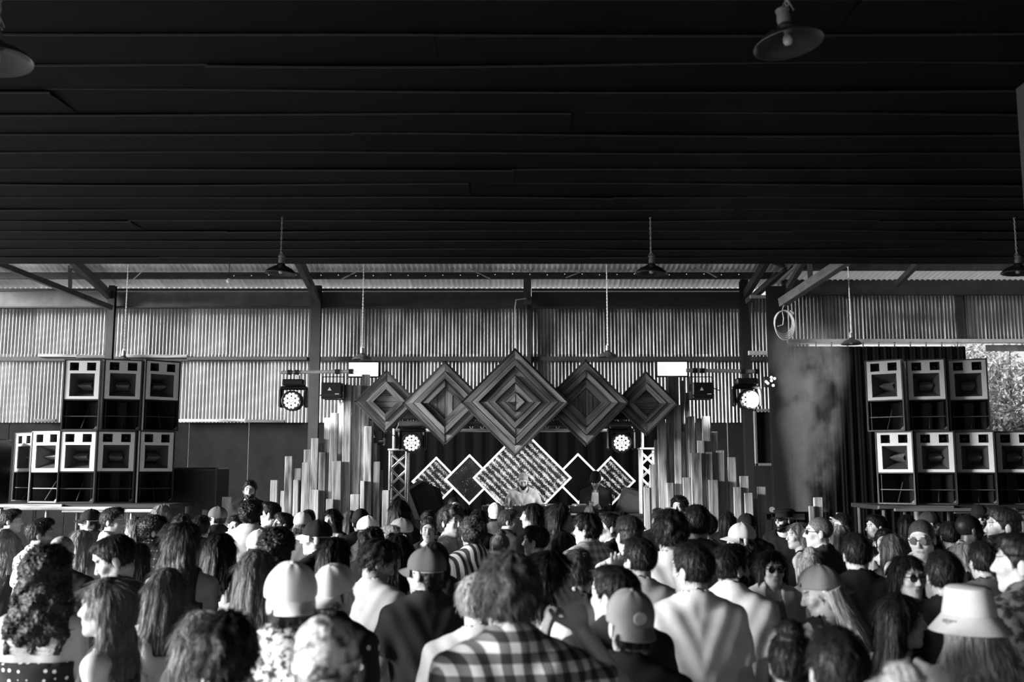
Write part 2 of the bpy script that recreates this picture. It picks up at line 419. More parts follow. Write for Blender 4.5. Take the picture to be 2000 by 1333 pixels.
def trap(a, b, d):
    return MB().prism([(-a, a), (a, a), (b, b), (-b, b)][::-1], -d, d)
def diamond(cx, cy, half, D, rings, inner, label):
    c = Pt(cx, cy, D); hd = half*mpp(D); s = hd/math.sqrt(2)
    t = thing('wooden_diamond', label, 'diamond panel', c, group='wooden diamonds over the booth')
    WX = wood(.36, 0, .7)
    for q in range(4):   # side boards of the box
        M = Matrix.Rotation(R(45+90*q), 4, 'Y')
        o = MB().box((0, .05, s+.012), (2*s+.05, .15, .024), bev=.003).build('side_board', wood(.10, 0), t); o.rotation_euler = (0, R(45+90*q), 0)
    for k, (a, b) in enumerate(rings):
        me = None
        for q in range(4):
            nb = 2 if (a-b)*s > .16 else 1
            for j in range(nb):
                aa = a-(a-b)*j/nb; bb_ = a-(a-b)*(j+1)/nb+.004
                off = random.uniform(-.012, .012)+(-.015 if k % 2 else 0.012)
                o = trap(aa*s-.003, bb_*s, .018).build('strip', WX, t, (0, -.02+off, 0), (0, R(45+90*q), 0))
    r0 = rings[-1][1]*s*math.sqrt(2)*.97
    if inner:
        nb = 4
        for j in range(nb):
            u0, u1 = -r0+2*r0*j/nb+.003, -r0+2*r0*(j+1)/nb-.003
            pts = [(u0, r0-abs(u0)), (u1, r0-abs(u1)), (u1, -(r0-abs(u1))), (u0, -(r0-abs(u0)))]
            if inner == 'h': pts = [(b, a) for a, b in pts][::-1]
            if u0 < 0 < u1: pts = pts
            MB().prism(pts[::-1], .005, .03).build('board', wood(.3, 2 if inner == 'v' else 0), t, (0, random.uniform(-.008, .008), 0))
    MB().box((0, .06, 0), (2*s, .02, 2*s), rot=(0, R(45), 0)).build('back_panel', wood(.06, 0), t)
    MB().box((0, .10, 0), (.16, .06, .16), rot=(0, R(45), 0)).build('mount', DARKSTEEL, t)
    return t
diamond(754, 785, 57, 13.36, [(1, .70), (.69, .42)], 'h', 'small wooden diamond panel with horizontal core boards beside the speaker-stack planks')
diamond(869, 788, 78, 13.17, [(1, .80), (.79, .60), (.59, .40)], 'v', 'medium wooden diamond panel, striped core, hung over the glittering lower diamonds')
diamond(1006, 786, 101, 12.98, [(1, .84), (.83, .70), (.69, .52), (.51, .38), (.37, .20), (.19, .004)], None, 'largest wooden diamond panel of nested chevron boards above the bearded man')
diamond(1144, 787, 80, 13.17, [(1, .80), (.79, .62), (.61, .36)], 'v', 'medium wooden diamond panel with striped core above the man in open jacket')
diamond(1262, 788, 58, 13.36, [(1, .68), (.67, .44)], 'h', 'small wooden diamond panel with horizontal core boards beside the smoke-side planks')
rail = thing('support_beam', 'dark horizontal beam holding the wooden diamonds', 'beam', Pt(1008, 800, 13.76))
MB().box((0, 0, 0), (Pt(1320, 800, 13.76).x-Pt(700, 800, 13.76).x, .1, .28), bev=.01).build('beam', wood(.05, 0), rail)
MB().box((0, 0, -.2), (Pt(1250, 800, 13.76).x-Pt(790, 800, 13.76).x, .06, .07), bev=.01).build('lower_rail', wood(.12, 0), rail)

# glowing diamonds behind the booth
def glitter(stripe, dens, v):
    m, nt, b = nmat('sequin_screen')
    vec = coords(nt, (1, 1, 1), 'Object')
    vo = nd(nt, 'ShaderNodeTexNoise'); vo.inputs['Scale'].default_value = 75; vo.inputs['Detail'].default_value = 2.5; lk(nt, vec, vo.inputs[0])
    sx = nd(nt, 'ShaderNodeSeparateXYZ'); lk(nt, vec, sx.inputs[0])
    u = mth(nt, 'ADD', sx.outputs[0], mth(nt, 'MULTIPLY', sx.outputs[2], 1.0))
    w = mth(nt, 'SINE', mth(nt, 'MULTIPLY', u, 2*PI/.118))
    n2 = noise(nt, vec, 9, 2)
    t = mth(nt, 'ADD', mth(nt, 'MULTIPLY', w, .11*stripe), mth(nt, 'ADD', vo.outputs[0], mth(nt, 'MULTIPLY', mth(nt, 'SUBTRACT', n2, .5), .5)))
    e = ramp(nt, mth(nt, 'ADD', t, dens), [(.5, .004), (.60, 1)])
    b.inputs['Base Color'].default_value = g4(.02); b.inputs['Roughness'].default_value = .3
    lk(nt, e, b.inputs['Emission Color']); b.inputs['Emission Strength'].default_value = EM(v); return m
def led_diamond(cx, cy, half, D, mat, label):
    c = Pt(cx, cy, D); s = half*mpp(D)/math.sqrt(2)
    t = thing('led_diamond', label, 'light panel', c, group='glowing diamonds behind the booth')
    MB().box((0, 0, 0), (2*s*math.sqrt(2)*.5*math.sqrt(2), .05, 2*s), rot=(0, R(45), 0)).build('screen', mat, t)
    for q in range(4):
        MB().box((0, -.02, s), (2*s+.03, .05, .03), bev=.005).build('led_edge', emit(.80), t, (0, 0, 0), (0, R(45+90*q), 0))
    MB().tube([(0, .035, 0), (0, .035, .52-c.z)], .012).build('stand', BLACK, t)
dim, bright, mid = glitter(.1, -.15, .5), glitter(1, -.025, .9), glitter(1, -.05, .75)
BLK = plain(.006, .15, 0, .2, 4, .5)
led_diamond(852, 941, 45, 15.46, mid, 'lit diamond screen with striped glitter nearest the stepped planks and truss')
led_diamond(917, 937, 46, 15.36, dim, 'diamond screen with sparse dark glitter and white edge')
led_diamond(1020, 934, 93, 15.26, bright, 'largest lit diamond screen, bright striped glitter behind the bearded man')
led_diamond(1129, 935, 46, 15.36, BLK, 'black diamond with only its white edge lit')
led_diamond(1193, 940, 45, 15.46, mid, 'lit diamond screen with striped glitter behind the man in open jacket')

# ------------------------------------------------------------------ lights on the rig
lensm = MB().lathe([(0.001, -.012), (.012, -.010), (.0225, 0), (.0225, .01)], 12, axis='y').mesh('lens', True)
def moving_head(px, py, D, label, aim=0, pitch=0):
    s = mpp(D); c = Pt(px, py, D); t = thing('moving_head_light', label, 'stage light', c, (0, 0, 0), 'moving head stage lights')
    hd = MB().lathe([(.001, -.085), (.112, -.085), (.128, -.10), (.140, -.095), (.142, -.04), (.135, .05), (.09, .13), (.001, .14)], 28, axis='y').build('head', plain(.012, .4, 0, .3, 6), t, (0, 0, 0), (R(pitch), 0, R(aim)), True)
    k = 0
    spots = [(0, 0)]+[(.047*math.cos(i*PI/3), .047*math.sin(i*PI/3)) for i in range(6)]+[(.09*math.cos(i*PI/6+.26), .09*math.sin(i*PI/6+.26)) for i in range(12)]
    for (x, z) in spots: ob('lens', lensm, emit(1.0), hd, (x, -.087, z))
    for sx in (-1, 1):
        MB().box((sx*.172, .02, .04), (.05, .12, .26), bev=.02).build('yoke_arm', plain(.012, .45), t)
    MB().box((0, .02, .18), (.38, .12, .05), bev=.02).build('yoke', plain(.012, .45), t)
    MB().box((0, .02, .255), (.30, .2, .09), bev=.02).build('base', plain(.014, .45), t)
    for sx in (-.06, .06):
        MB().tube([(sx, .02, .30), (sx, .02, .36)], .016).build('clamp', plain(.6, .3, .6), t)
    return t
MH = [moving_head(573, 784, 13.7, 'moving head stage light with lit lenses on the pipe against bright iron', -6),
      moving_head(805, 866, 13.95, 'moving head stage light with lit lenses above the truss tower by the striped screen', 0),
      moving_head(1213, 866, 13.95, 'moving head stage light with lit lenses on the black curtain beside the open-jacket man', 0),
      moving_head(1459, 782, 13.7, 'moving head stage light with lit lenses next to the smoke plume', 8)]
sp = bpy.data.lights.new('moving_head_beam', 'SPOT'); sp.energy = 480; sp.spot_size = R(75); sp.spot_blend = .8; sp.shadow_soft_size = .1
for k_, tx in ((0, 1.0), (3, -1.0)):      # added spots brighten the booth; the outer lights themselves face the crowd
    s2 = bpy.data.lights.new('booth_fill', 'SPOT'); s2.energy = 420; s2.spot_size = R(34); s2.spot_blend = .7; s2.shadow_soft_size = .14
    q2 = bpy.data.objects.new('booth_fill', s2); COL.objects.link(q2); q2.parent = MH[k_]; q2.location = (.1*tx, -.17, -.05)
    q2.rotation_euler = (Vector((.55, 14.85, 1.95))-MH[k_].location-Vector((.1*tx, -.17, -.05))).to_track_quat('-Z', 'Y').to_euler()
so = bpy.data.objects.new('moving_head_beam', sp); COL.objects.link(so); so.parent = MH[3]; so.location = (.03, -.16, 0); so.rotation_euler = (Vector((4.6, 15.2, 3.1))-MH[3].location).to_track_quat('-Z', 'Y').to_euler()
def pipe(p0, p1, D, label):
    a, b = Pt(*p0, D), Pt(*p1, D); c = (a+b)/2
    t = thing('rigging_pipe', label, 'pipe', c)
    MB().tube([a-c, b-c], .026, 12).build('tube', plain(.65, .35, .3, .2), t, smooth=True)
    for f in (.12, .22, .78, .97): 
        q = (a-c).lerp(b-c, f); MB().tube([q+Vector((-.03, 0, 0)), q+Vector((.03, 0, 0))], .036, 10).build('coupler', DARKSTEEL, t)
pipe((549, 728), (690, 726), 13.72, 'pale rigging pipe holding the light against bright iron')
pipe((1340, 724), (1482, 726), 13.72, 'pale rigging pipe holding the light beside the smoke')
def blinder(px, py, D, label, w=58, h=27):
    c = Pt(px, py, D); s = mpp(D); t = thing('blinder_panel', label, 'stage light', c, group='white flood panels on the rig')
    W_, H_ = w*s, h*s
    MB().box((0, .04, 0), (W_+.03, .06, H_+.03), bev=.008).build('housing', BLACK, t)
    for k in range(3): MB().box(((k-1)*W_/3, 0, 0), (W_/3-.002, .02, H_), bev=.002).build('light_face', emit(.86+.05*k), t)
    MB().tube([(-W_*.55, .06, -H_*.7), (-W_*.55, .06, 0), (W_*.55, .06, 0), (W_*.55, .06, -H_*.7)], .008).build('bracket', DARKSTEEL, t)
blinder(710, 722, 13.76, 'white lit flood panel on top of the planks beside bright iron')
blinder(1313, 721, 13.76, 'white lit flood panel on top of the planks beside the smoke')
def laser(px, py, D, label, sz=(.28, .34, .22), up=.2):
    c = Pt(px, py, D); t = thing('laser_box', label, 'stage light', c, group='black effect boxes on the rig')
    MB().box((0, 0, 0), sz, bev=.012).build('body', plain(.010, .4), t)
    MB().box((0, -.03, -sz[2]*.3), (sz[0]*1.03, sz[1]*.9, .02)).build('seam', plain(.02, .4), t)
    q = .026; MB().prism([(-q, -q*.8), (q, -q*.8), (0, q)], -.002, .002).build('warning_sticker', plain(.8, .5, 0, .05), t, (-.02, -sz[1]/2-.002, .02))
    MB().box((0, 0, 0), (.055, .004, .028)).build('label_plate', plain(.75, .5, 0, .1), t, (.08, -sz[1]/2-.002, -.055))
    MB().tube([(-sz[0]/2-.01, 0, 0), (-sz[0]/2-.01, 0, up), (sz[0]/2+.01, 0, up), (sz[0]/2+.01, 0, 0)], .008).build('bracket', BLACK, t)
    MB().tube([(.1, .1, .05), (.17, .12, .12), (.2, .1, .05), (.28, .12, .02)], .007, 6).build('cable', BLACK, t)
laser(651, 765, 13.6, 'black effect box with triangle sticker hung beside the stepped planks and grey post')
laser(1369, 765, 13.6, 'black effect box with triangle sticker hung beside the smoke-side light')
laser(735, 856, 13.9, 'small black effect box behind the smallest wooden diamond', (.22, .25, .2), .34)
def truss(px0, px1, y0, D, label):
    a, b = Pt(px0, y0, D), Pt(px1, y0, D); w = b.x-a.x; c = Vector(((a.x+b.x)/2, D, 0)); h = a.z
    t = thing('truss_tower', label, 'truss', c)
    AL = plain(.62, .35, .5, .2)
    for sx in (-1, 1):
        for sy in (-1, 1): MB().tube([(sx*w/2, sy*w/2, .54), (sx*w/2, sy*w/2, h)], .02, 8).build('chord', AL, t, smooth=True)
    n = int((h-.6)/(w*.95)); dz = (h-.6)/n
    for k in range(n):
        z0_, z1_ = .55+k*dz, .55+(k+1)*dz
        for sy in (-1, 1):
            MB().tube([(-w/2, sy*w/2, z0_), (w/2, sy*w/2, z1_)], .009, 6).build('lacing', AL, t)
            MB().tube([(w/2, sy*w/2, z0_), (-w/2, sy*w/2, z1_)], .009, 6).build('lacing', AL, t)
    MB().box((0, 0, h), (w+.06, w+.06, .025), bev=.004).build('end_plate', AL, t)
    MB().box((0, 0, .534), (w+.3, w+.3, .02)).build('base_plate', AL, t)
    MB().tube([(-w*.35, 0, h), (-w*.35, 0, h+.3)], .02).build('riser', AL, t)
truss(764, 796, 879, 14.35, 'silver lattice truss tower beside the striped glitter diamond')
truss(1251, 1277, 877, 14.3, 'silver lattice truss tower behind the smoke-side planks')
ht = thing('cross_truss', 'silver horizontal truss carrying lights behind the wooden diamonds', 'truss', Pt(1005, 829, 14.5))
xa = Pt(1235, 830, 14.5).x-Pt(1005, 830, 14.5).x
for dy in (-.09, .09):
    for dz in (-.09, .09): MB().tube([(-xa, dy, dz), (xa, dy, dz)], .02, 8).build('chord', plain(.5, .35, .5, .2), ht)
for k in range(22):
    x = -xa+2*xa*k/22; MB().tube([(x, -.09, -.09), (x+xa/22, -.09, .09), (x+2*xa/22, -.09, -.09)], .009, 6).build('lacing', plain(.5, .35, .5, .2), ht)
# stage wedges, booth
def wedge(px, py, D, label, rz, tilt):
    c = Pt(px, py, D); t = thing('stage_monitor', label, 'speaker', c, (0, 0, rz))
    MB().prism([(-.20, -.24), (.20, -.24), (.24, .06), (.05, .26), (-.20, .22)][::-1], -.17, .17).build('cabinet', plain(.022, .5), t, rot=(0, tilt, 0))
    MB().box((0, -.172, 0), (.3, .01, .36)).build('grille', plain(.045, .6), t, rot=(0, tilt, 0))
    MB().tube([(0, 0, -.18), (0, 0, 0.51-c.z+.02)], .03).build('pole', BLACK, t)
wedge(828, 975, 14.75, 'dark stage monitor tilted in front of the striped glitter diamond', R(20), R(-22))
wedge(1236, 990, 14.9, 'dark stage monitor beside the man in open jacket', R(-20), R(22))
bth = thing('dj_table', 'black booth table with pale front rail carrying the decks', 'table', (Pt(1050, 1000, 14.0).x, 14.27, 0))
tz = Pt(1050, 1004, 13.9).z
MB().box((0, 0, tz-.02), (2.3, .7, .05), bev=.01).build('table_top', BLACK, bth)
MB().box((0, -.33, .52+(tz-.06-.52)/2), (2.2, .03, tz-.06-.52), bev=.01).build('front_panel', BLACK, bth)
MB().tube([(.25, -.36, tz-.01), (1.0, -.36, tz-.01)], .013, 8).build('front_rail', plain(.7, .3, .5), bth)
for sx in (-1, 1): MB().box((sx*1.05, .25, .52+(tz-.06-.52)/2), (.05, .05, tz-.06-.52)).build('leg', BLACK, bth)
for k, dx in enumerate((-.62, -.2, .18, .6)):
    lab = ['black deck player at the table end by the sparse glitter diamond', 'black mixer with knobs under the bearded man', 'black deck player beside the mixer', 'black deck player in front of the man in open jacket'][k]
    t = thing('mixer' if k == 1 else 'deck_player', lab, 'dj equipment', (bth.location.x+dx, 14.27, tz+.006))
    MB().box((0, 0, .045), (.32, .36, .09), bev=.01).build('body', plain(.02, .4), t)
    if k == 1:
        for i in range(4):
            for j in range(3): MB().lathe([(.012, 0), (.010, .02), (.001, .02)], 10, (-.1+i*.066, -.08+j*.07, .09)).build('knob', plain(.4, .4), t)
    else:
        MB().lathe([(.11, 0), (.11, .012), (.09, .016), (.001, .016)], 28, (0, -.03, .09)).build('jog_wheel', plain(.12, .3, .5), t, smooth=True)
        MB().box((0, .13, .1), (.2, .06, .02), bev=.004).build('display', plain(.25, .2), t)

# ------------------------------------------------------------------ horn loudspeakers
SPW, SPH, SPD = .475, .935, .5
def _spk():
    w, h, d = SPW, SPH, SPD; hw = w/2
    cab = MB(); th = .018; bw = .145     # cabinet tapers to the back
    def hexa(p): cab.add(p, [(0, 1, 2, 3), (7, 6, 5, 4), (0, 4, 5, 1), (1, 5, 6, 2), (2, 6, 7, 3), (3, 7, 4, 0)])
    for sx in (-1, 1):
        hexa([(sx*hw, 0, 0), (sx*bw, d, 0), (sx*bw, d, h), (sx*hw, 0, h), (sx*(hw-th), 0, 0), (sx*(bw-th), d, 0), (sx*(bw-th), d, h), (sx*(hw-th), 0, h)][::sx])
    for z in (0, .392, h-th): hexa([(-hw+.004, .004, z), (hw-.004, .004, z), (bw-.004, d, z), (-bw+.004, d, z), (-hw+.004, .004, z+th), (hw-.004, .004, z+th), (bw-.004, d, z+th), (-bw+.004, d, z+th)][::1])
    cab.box((0, d-th/2, h/2), (2*bw-.01, th, h-.01))
    for sx in (-1, 1): cab.box((sx*.13, .2, .2), (.012, .36, .36), rot=(0, 0, sx*R(20)))
    fz0, fz1 = .405, h-.014     # pale baffle
    def rect(x0, x1, z0, z1): return [(x0, z0), (x1, z0), (x1, z1), (x0, z1)]
    fr = MB(); y0, y1 = .004, .034; a = hw-.016
    ports = [(-a+.052, -.052, fz1-.135, fz1-.028), (.052, a-.052, fz1-.135, fz1-.028)]
    hx, hz0, hz1 = a-.062, fz0+.042, fz1-.172
    def B(x0, x1, z0, z1): fr.box(((x0+x1)/2, (y0+y1)/2, (z0+z1)/2), (x1-x0, y1-y0, z1-z0))
    B(-a, a, fz0, hz0); B(-a, -hx, hz0, hz1); B(hx, a, hz0, hz1); B(-a, a, hz1, ports[0][2]); B(-a, a, ports[0][3], fz1)
    B(-a, ports[0][0], ports[0][2], ports[0][3]); B(ports[0][1], ports[1][0], ports[0][2], ports[0][3]); B(ports[1][1], a, ports[0][2], ports[0][3])
    hn = MB(); zc = (hz0+hz1)/2   # main horn funnel
    N = 6; vs = []
    for i in range(N+1):
        t = i/N; e = (1-t)**1.7; sx = .055+(hx-.055)*e; sz = .05+((hz1-hz0)/2-.05)*e; y = .02+.30*t
        vs += [(-sx, y, zc-sz), (sx, y, zc-sz), (sx, y, zc+sz), (-sx, y, zc+sz)]
    hn.add(vs, [(i*4+k, i*4+4+k, i*4+4+(k+1) % 4, i*4+(k+1) % 4) for i in range(N) for k in range(4)]+[(N*4, N*4+1, N*4+2, N*4+3)])
    pts_ = []
    for (x0, x1, z0, z1) in ports:
        pt = MB(); cx, cz = (x0+x1)/2, (z0+z1)/2; vs = []
        for i in range(4):
            t = i/3; e = 1-t*.7
            for (a_, b_) in ((-1, -1), (1, -1), (1, 1), (-1, 1)): vs.append((cx+a_*(x1-x0)/2*e, .02+.14*t, cz+b_*(z1-z0)/2*e))
        pt.add(vs, [(i*4+k, i*4+4+k, i*4+4+(k+1) % 4, i*4+(k+1) % 4) for i in range(3) for k in range(4)]+[(12, 13, 14, 15)]); pts_.append(pt.mesh('port'))
    pl = MB(); L = .085    # phase plug: a wedge with a sharp horizontal edge
    pl.add([(-L, .07, zc), (L, .07, zc), (L*.75, .27, zc+.06), (-L*.75, .27, zc+.06), (L*.75, .27, zc-.06), (-L*.75, .27, zc-.06)],
           [(0, 1, 2, 3), (0, 5, 4, 1), (0, 3, 5), (1, 4, 2), (3, 2, 4, 5)])
    br = MB().box((0, .03, .185), (w-.05, .014, .012)); br2 = MB().bar((.01, .03, .03), (.03, .20, .28), .012, .012)
    tr_ = MB()
    for sx in (-1, 1): tr_.box((sx*(hw-.004), .0, h/2), (.008, .01, h))
    tr_.box((0, 0, .005), (w, .01, .01)); tr_.box((0, 0, h-.005), (w, .01, .01))
    cor = MB().prism([(hw-.06, .02), (hw-.02, .02), (hw-.02, .06)], 0, .02)
    return [('cabinet', cab.mesh('cabinet'), plain(.010, .5, 0, .3, 6)), ('baffle', fr.mesh('baffle'), plain(.78, .6, 0, .06, 9)), ('horn', hn.mesh('horn', True), plain(.07, .35, 0, .15, 5)),
            ('port', pts_[0], plain(.03, .5)), ('port', pts_[1], plain(.03, .5)), ('phase_plug', pl.mesh('phase_plug'), plain(.32, .35)), ('brace', br.mesh('brace'), plain(.045, .4)), ('strut', br2.mesh('strut'), plain(.045, .4)),
            ('edge_trim', tr_.mesh('edge_trim'), plain(.06, .35)), ('corner_plate', cor.mesh('corner_plate'), plain(.12, .4))]
SPK = _spk()
def speaker(px, pyb, D, yaw, label, roll=0, zfix=None):
    """px: middle of the front face, pyb: its bottom edge; yaw: degrees turned from facing the camera (+ towards +x)"""
    c = Pt(px, pyb, D); va = math.atan2(c.x, c.y)
    t = thing('horn_speaker', label, 'speaker', (c.x, c.y, c.z if zfix is None else zfix), (0, R(roll), -va+R(yaw)), 'horn loudspeakers in the two stacks')
    for nme, me, mt in SPK: ob(nme, me, mt, t)
    return t
zlow = Pt(200, 982, 13.3).z; zup = zlow+SPH+.004
LST = 'horn speaker on pale timbers, '
for (px, D, yaw, up, lab) in [
    (39, 13.76, -63, 0, LST+'bottom row, turned furthest aside'), (83, 13.2, -42, 0, LST+'bottom row, second from the triangle sign'),
    (146, 13.05, -20, 0, LST+'bottom row, under the first of three upper speakers'), (222, 13.05, 0, 0, LST+'bottom row, squarely facing the crowd'), (302, 13.2, 21, 0, LST+'bottom row, beside the black road case'),
    (147, 13.05, -20, 1, LST+'upper row, farthest from the stage'), (228, 13.05, 0, 1, LST+'upper row, middle one of three'), (307, 13.2, 21, 1, LST+'upper row, next to the stage')]:
    speaker(px, 982, D, yaw, lab, 0, zup if up else zlow)
zlow = Pt(1850, 986, 12.9).z; zup = zlow+SPH+.004
RST = 'horn speaker by the tree opening, '
for (px, D, yaw, up, lab) in [
    (1752, 13.0, -16, 0, RST+'bottom row, next to the smoke, paler baffle'), (1832, 12.9, 2, 0, RST+'bottom row, second from the smoke'), (1910, 12.9, 2, 0, RST+'bottom row, third from the smoke'), (1990, 12.9, 10, 0, RST+'bottom row, last beyond the tree'),
    (1738, 13.0, -16, 1, RST+'upper row, next to the smoke, paler baffle'), (1822, 12.9, 2, 1, RST+'upper row, middle'), (1905, 12.9, 2, 1, RST+'upper row, against the bright tree')]:
    speaker(px, 986, D, yaw, lab, 0, zup if up else zlow)
def platform(px0, px1, D, z, label, v):
    a, b = Pt(px0, 985, D), Pt(px1, 985, D); c = Vector(((a.x+b.x)/2, D+.25, 0)); w = b.x-a.x
    t = thing('speaker_platform', label, 'platform', c)
    MB().box((0, 0, z-.03), (w, 1.0, .055), bev=.006).build('deck', plain(.02, .6), t)
    for k, (f0, f1) in enumerate(((-.5, -.1), (-.42, .22), (-.1, .5))):
        MB().box(((f0+f1)/2*w, -.52-.03*(k % 2), z-.025-.03*k), ((f1-f0)*w, .05, .04), bev=.006).build('timber', wood(v, 0), t)
    for f in (-.46, -.2, .05, .28, .46):
        for dy in (-.45, .45): MB().tube([(f*w, dy, 0), (f*w, dy, z-.06)], .025, 8).build('leg', plain(.15, .4, .4), t)
    MB().tube([(-.46*w, -.45, z*.55), (.46*w, -.45, z*.55)], .018, 8).build('cross_bar', plain(.1, .4), t)
platform(5, 345, 13.0, Pt(200, 982, 13.3).z, 'steel-legged platform edged with pale timbers under the horn stack by the road case', .55)
platform(1700, 2060, 12.9, zlow, 'dark platform under the horn stack by the tree opening', .12)
rc = thing('road_case', 'black road case standing beside the horn speaker stack', 'case', Pt(383, 950, 14.2)*1)
rc.location.z = 0; hh = Pt(383, 914, 14.2).z
MB().box((0, 0, hh/2), (.76, .6, hh), bev=.02).build('body', plain(.012, .5), rc)
for z in (hh*.62, hh-.03): MB().box((0, -.302, z), (.76, .008, .02)).build('edge_strip', plain(.05, .4, .3), rc)
for sx in (-1, 1): MB().box((sx*.37, -.30, hh/2), (.02, .02, hh)).build('corner_strip', plain(.05, .4, .3), rc)
rk = thing('amp_rack', 'black amplifier rack with triangle sign at the open side of the stack', 'rack', Pt(-32, 950, 13.5)*1); rk.location.z = 0
hh = Pt(0, 858, 13.5).z
MB().box((0, 0, hh/2), (.46, .5, hh), bev=.02).build('body', plain(.012, .5), rk)
for k in range(5): MB().box((0, -.255, hh-.12-.17*k), (.27, .01, .14), bev=.004).build('amplifier', plain(.02, .4), rk)
MB().box((.15, -.265, Pt(0, 899, 13.2).z), (.16, .004, .08)).build('label_plate', plain(.7, .5, 0, .05), rk)
tri = Pt(2, 851, 13.2); MB().tube([(.12, -.27, tri.z-.04), (.24, -.27, tri.z-.04), (.19, -.27, tri.z+.05)], .008, 6, True).build('triangle_sign', plain(.8, .4), rk)
for px, lab in ((1776, 'grey pipe rising behind the gap between two upper horn speakers by the tree'), (268, 'pale pipe behind the gap in the upper horn speakers by the road case')):
    a = Pt(px, 706, 13.95); t = thing('downpipe', lab, 'pipe', (a.x, 13.95, 0))
    MB().tube([(0, 0, 0), (0, 0, a.z-.2), (-.02, 0, a.z)], .045, 12).build('pipe', plain(.3, .5, .1), t, smooth=True)
    MB().tube([(0, 0, a.z-.25), (0, 0, a.z-.2)], .052, 12).build('collar', plain(.2, .5, .1), t)

# ------------------------------------------------------------------ right side: curtain, window, cable coil, signs
cu = thing('blackout_curtain', 'tall black curtain under the pale door track behind the smoke', 'curtain', (Pt(1700, 800, RB-.35).x, RB-.35, 0))
x0, x1 = Pt(1521, 800, RB-.35).x-cu.location.x, Pt(1893, 800, RB-.35).x-cu.location.x; zt_ = Pt(1700, 677, RB-.35).z
n = 170; vs = []
for i in range(n+1):
    x = x0+(x1-x0)*i/n; yy = .018*math.sin(i*.75)+.012*math.sin(i*1.9+1)
    vs += [(x, yy, .02), (x, yy*.5, zt_)]
MB().add(vs, [(2*i, 2*i+2, 2*i+3, 2*i+1) for i in range(n)]).build('cloth', plain(.005, .9, 0, .2, 3, .1), cu, smooth=True)
for k in range(12): MB().tube([(x0+(x1-x0)*(k+.5)/12, 0, zt_-.02), (x0+(x1-x0)*(k+.5)/12, 0, zt_+.08)], .012, 6).build('hook', DARKSTEEL, cu)
MB().tube([(x0, 0, zt_+.05), (x1, 0, zt_+.05)], .012, 8).build('rail', TRK, cu)
wn = struct(bpy.data.objects.new('window_1', None)); COL.objects.link(wn)
a, b = Pt(1474, 802, 19.0), Pt(1516, 908, 19.0); wn.location = ((a.x+b.x)/2, 19.0, (a.z+b.z)/2); ww, wh = b.x-a.x, a.z-b.z
MB().box((0, .04, 0), (ww-.06, .012, wh-.06)).build('pane', plain(.02, .08, 0, .2, 2, .8), wn)
for s_ in (-1, 1):
    MB().box((s_*ww/2, 0, 0), (.05, .08, wh+.05), bev=.006).build('window_frame', plain(.08, .5), wn)
    MB().box((0, 0, s_*wh/2), (ww+.05, .08, .05), bev=.006).build('window_frame', plain(.14, .5), wn)
MB().box((0, 0, 0), (Pt(1512, 690, 19.2).x-Pt(1461, 690, 19.2).x, .06, .085), bev=.008).build('lintel', plain(.35, .6), wn, Pt(1487, 690, 19.2)-wn.location)
MB().box((0, 0, 0), (Pt(1512, 690, 19.2).x-Pt(1461, 690, 19.2).x, .06, .06), bev=.008).build('lintel', plain(.3, .6), wn, Pt(1490, 580, 19.0)-wn.location)
cc = thing('cable_coil', 'pale cable coiled and hung from the post brace above the smoke', 'cable', Pt(1528, 592, 18.2))
for k in range(4):
    rx, rz = .165+.006*k, .215+.02*k; cz = -.17-.018*k-.2
    MB().tube([((rx)*math.cos(q*PI/16)+.005*k, -.02*k, cz+rz*math.sin(q*PI/16)) for q in range(32)], .010, 6, True).build('loop', plain(.65, .5), cc, smooth=True)
MB().tube([(-.12, -.05, -.45), (-.02, -.05, -.42), (.0, -.05, -.3), (-.02, -.05, -.17), (.0, -.02, -.1), (.06, .02, 0)], .010, 6).build('tail', plain(.65, .5), cc)
MB().box((.155, -.03, -.19), (.09, .06, .06), rot=(0, R(30), 0), bev=.01).build('plug', plain(.8, .5), cc)
cl_ = thing('clamp_light', 'cluster of small bright bulbs beside the smoke', 'stage light', Pt(1507, 746, 18.48))
for k, (dx, dz) in enumerate(((0, .02), (.06, .06), (-.07, -.03), (.03, -.07), (.0, .08), (-.10, .0))):
    MB().lathe([(.001, -.028), (.02, -.02), (.028, 0), (.02, .02), (.001, .028)], 12, (dx, 0, dz)).build('bulb', emit(1.1), cl_)
MB().box((0, .05, 0), (.26, .04, .2), bev=.01).build('bracket', BLACK, cl_)
sg = thing('round_sign', 'small pale round sign on the wall beside the boards', 'sign', Pt(1508, 996, 13.6))
MB().lathe([(.001, -.012), (.035, -.012), (.038, 0), (.001, 0)], 24, axis='y').build('disc', plain(.55, .5), sg)
MB().tube([(0, .01, 0), (0, .01, -Pt(1508, 996, 13.6).z)], .012).build('pole', BLACK, sg)

# ------------------------------------------------------------------ hanging lamps
sh = MB().lathe([(.030, .115), (.045, .085), (.085, .066), (.125, .045), (.155, .020), (.172, .003), (.180, 0), (.181, .004), (.176, .012), (.158, .030), (.128, .055), (.088, .076), (.05, .095), (.034, .118), (.001, .12)], 40).mesh('shade', True)
nk = MB().lathe([(.034, .112), (.036, .15), (.030, .185), (.036, .19), (.036, .20), (.001, .205)], 20).mesh('lamp_neck', True)
bl = MB().lathe([(.001, .0), (.018, .004), (.026, .022), (.022, .045), (.012, .062), (.012, .085), (.001, .086)], 16).mesh('bulb', True)
def chain_mesh(L):
    mb = MB(); z = .20; k = 0
    while z < L:
        pts = []
        for q in range(8):
            a = q*PI/4; u, v = .008*math.cos(a), .019*math.sin(a); pts.append((u, 0, z+v) if k % 2 else (0, u, z+v))
        mb.tube(pts, .0042, 4, True); z += .029; k += 1
    return mb.mesh('chain')
CH = {}
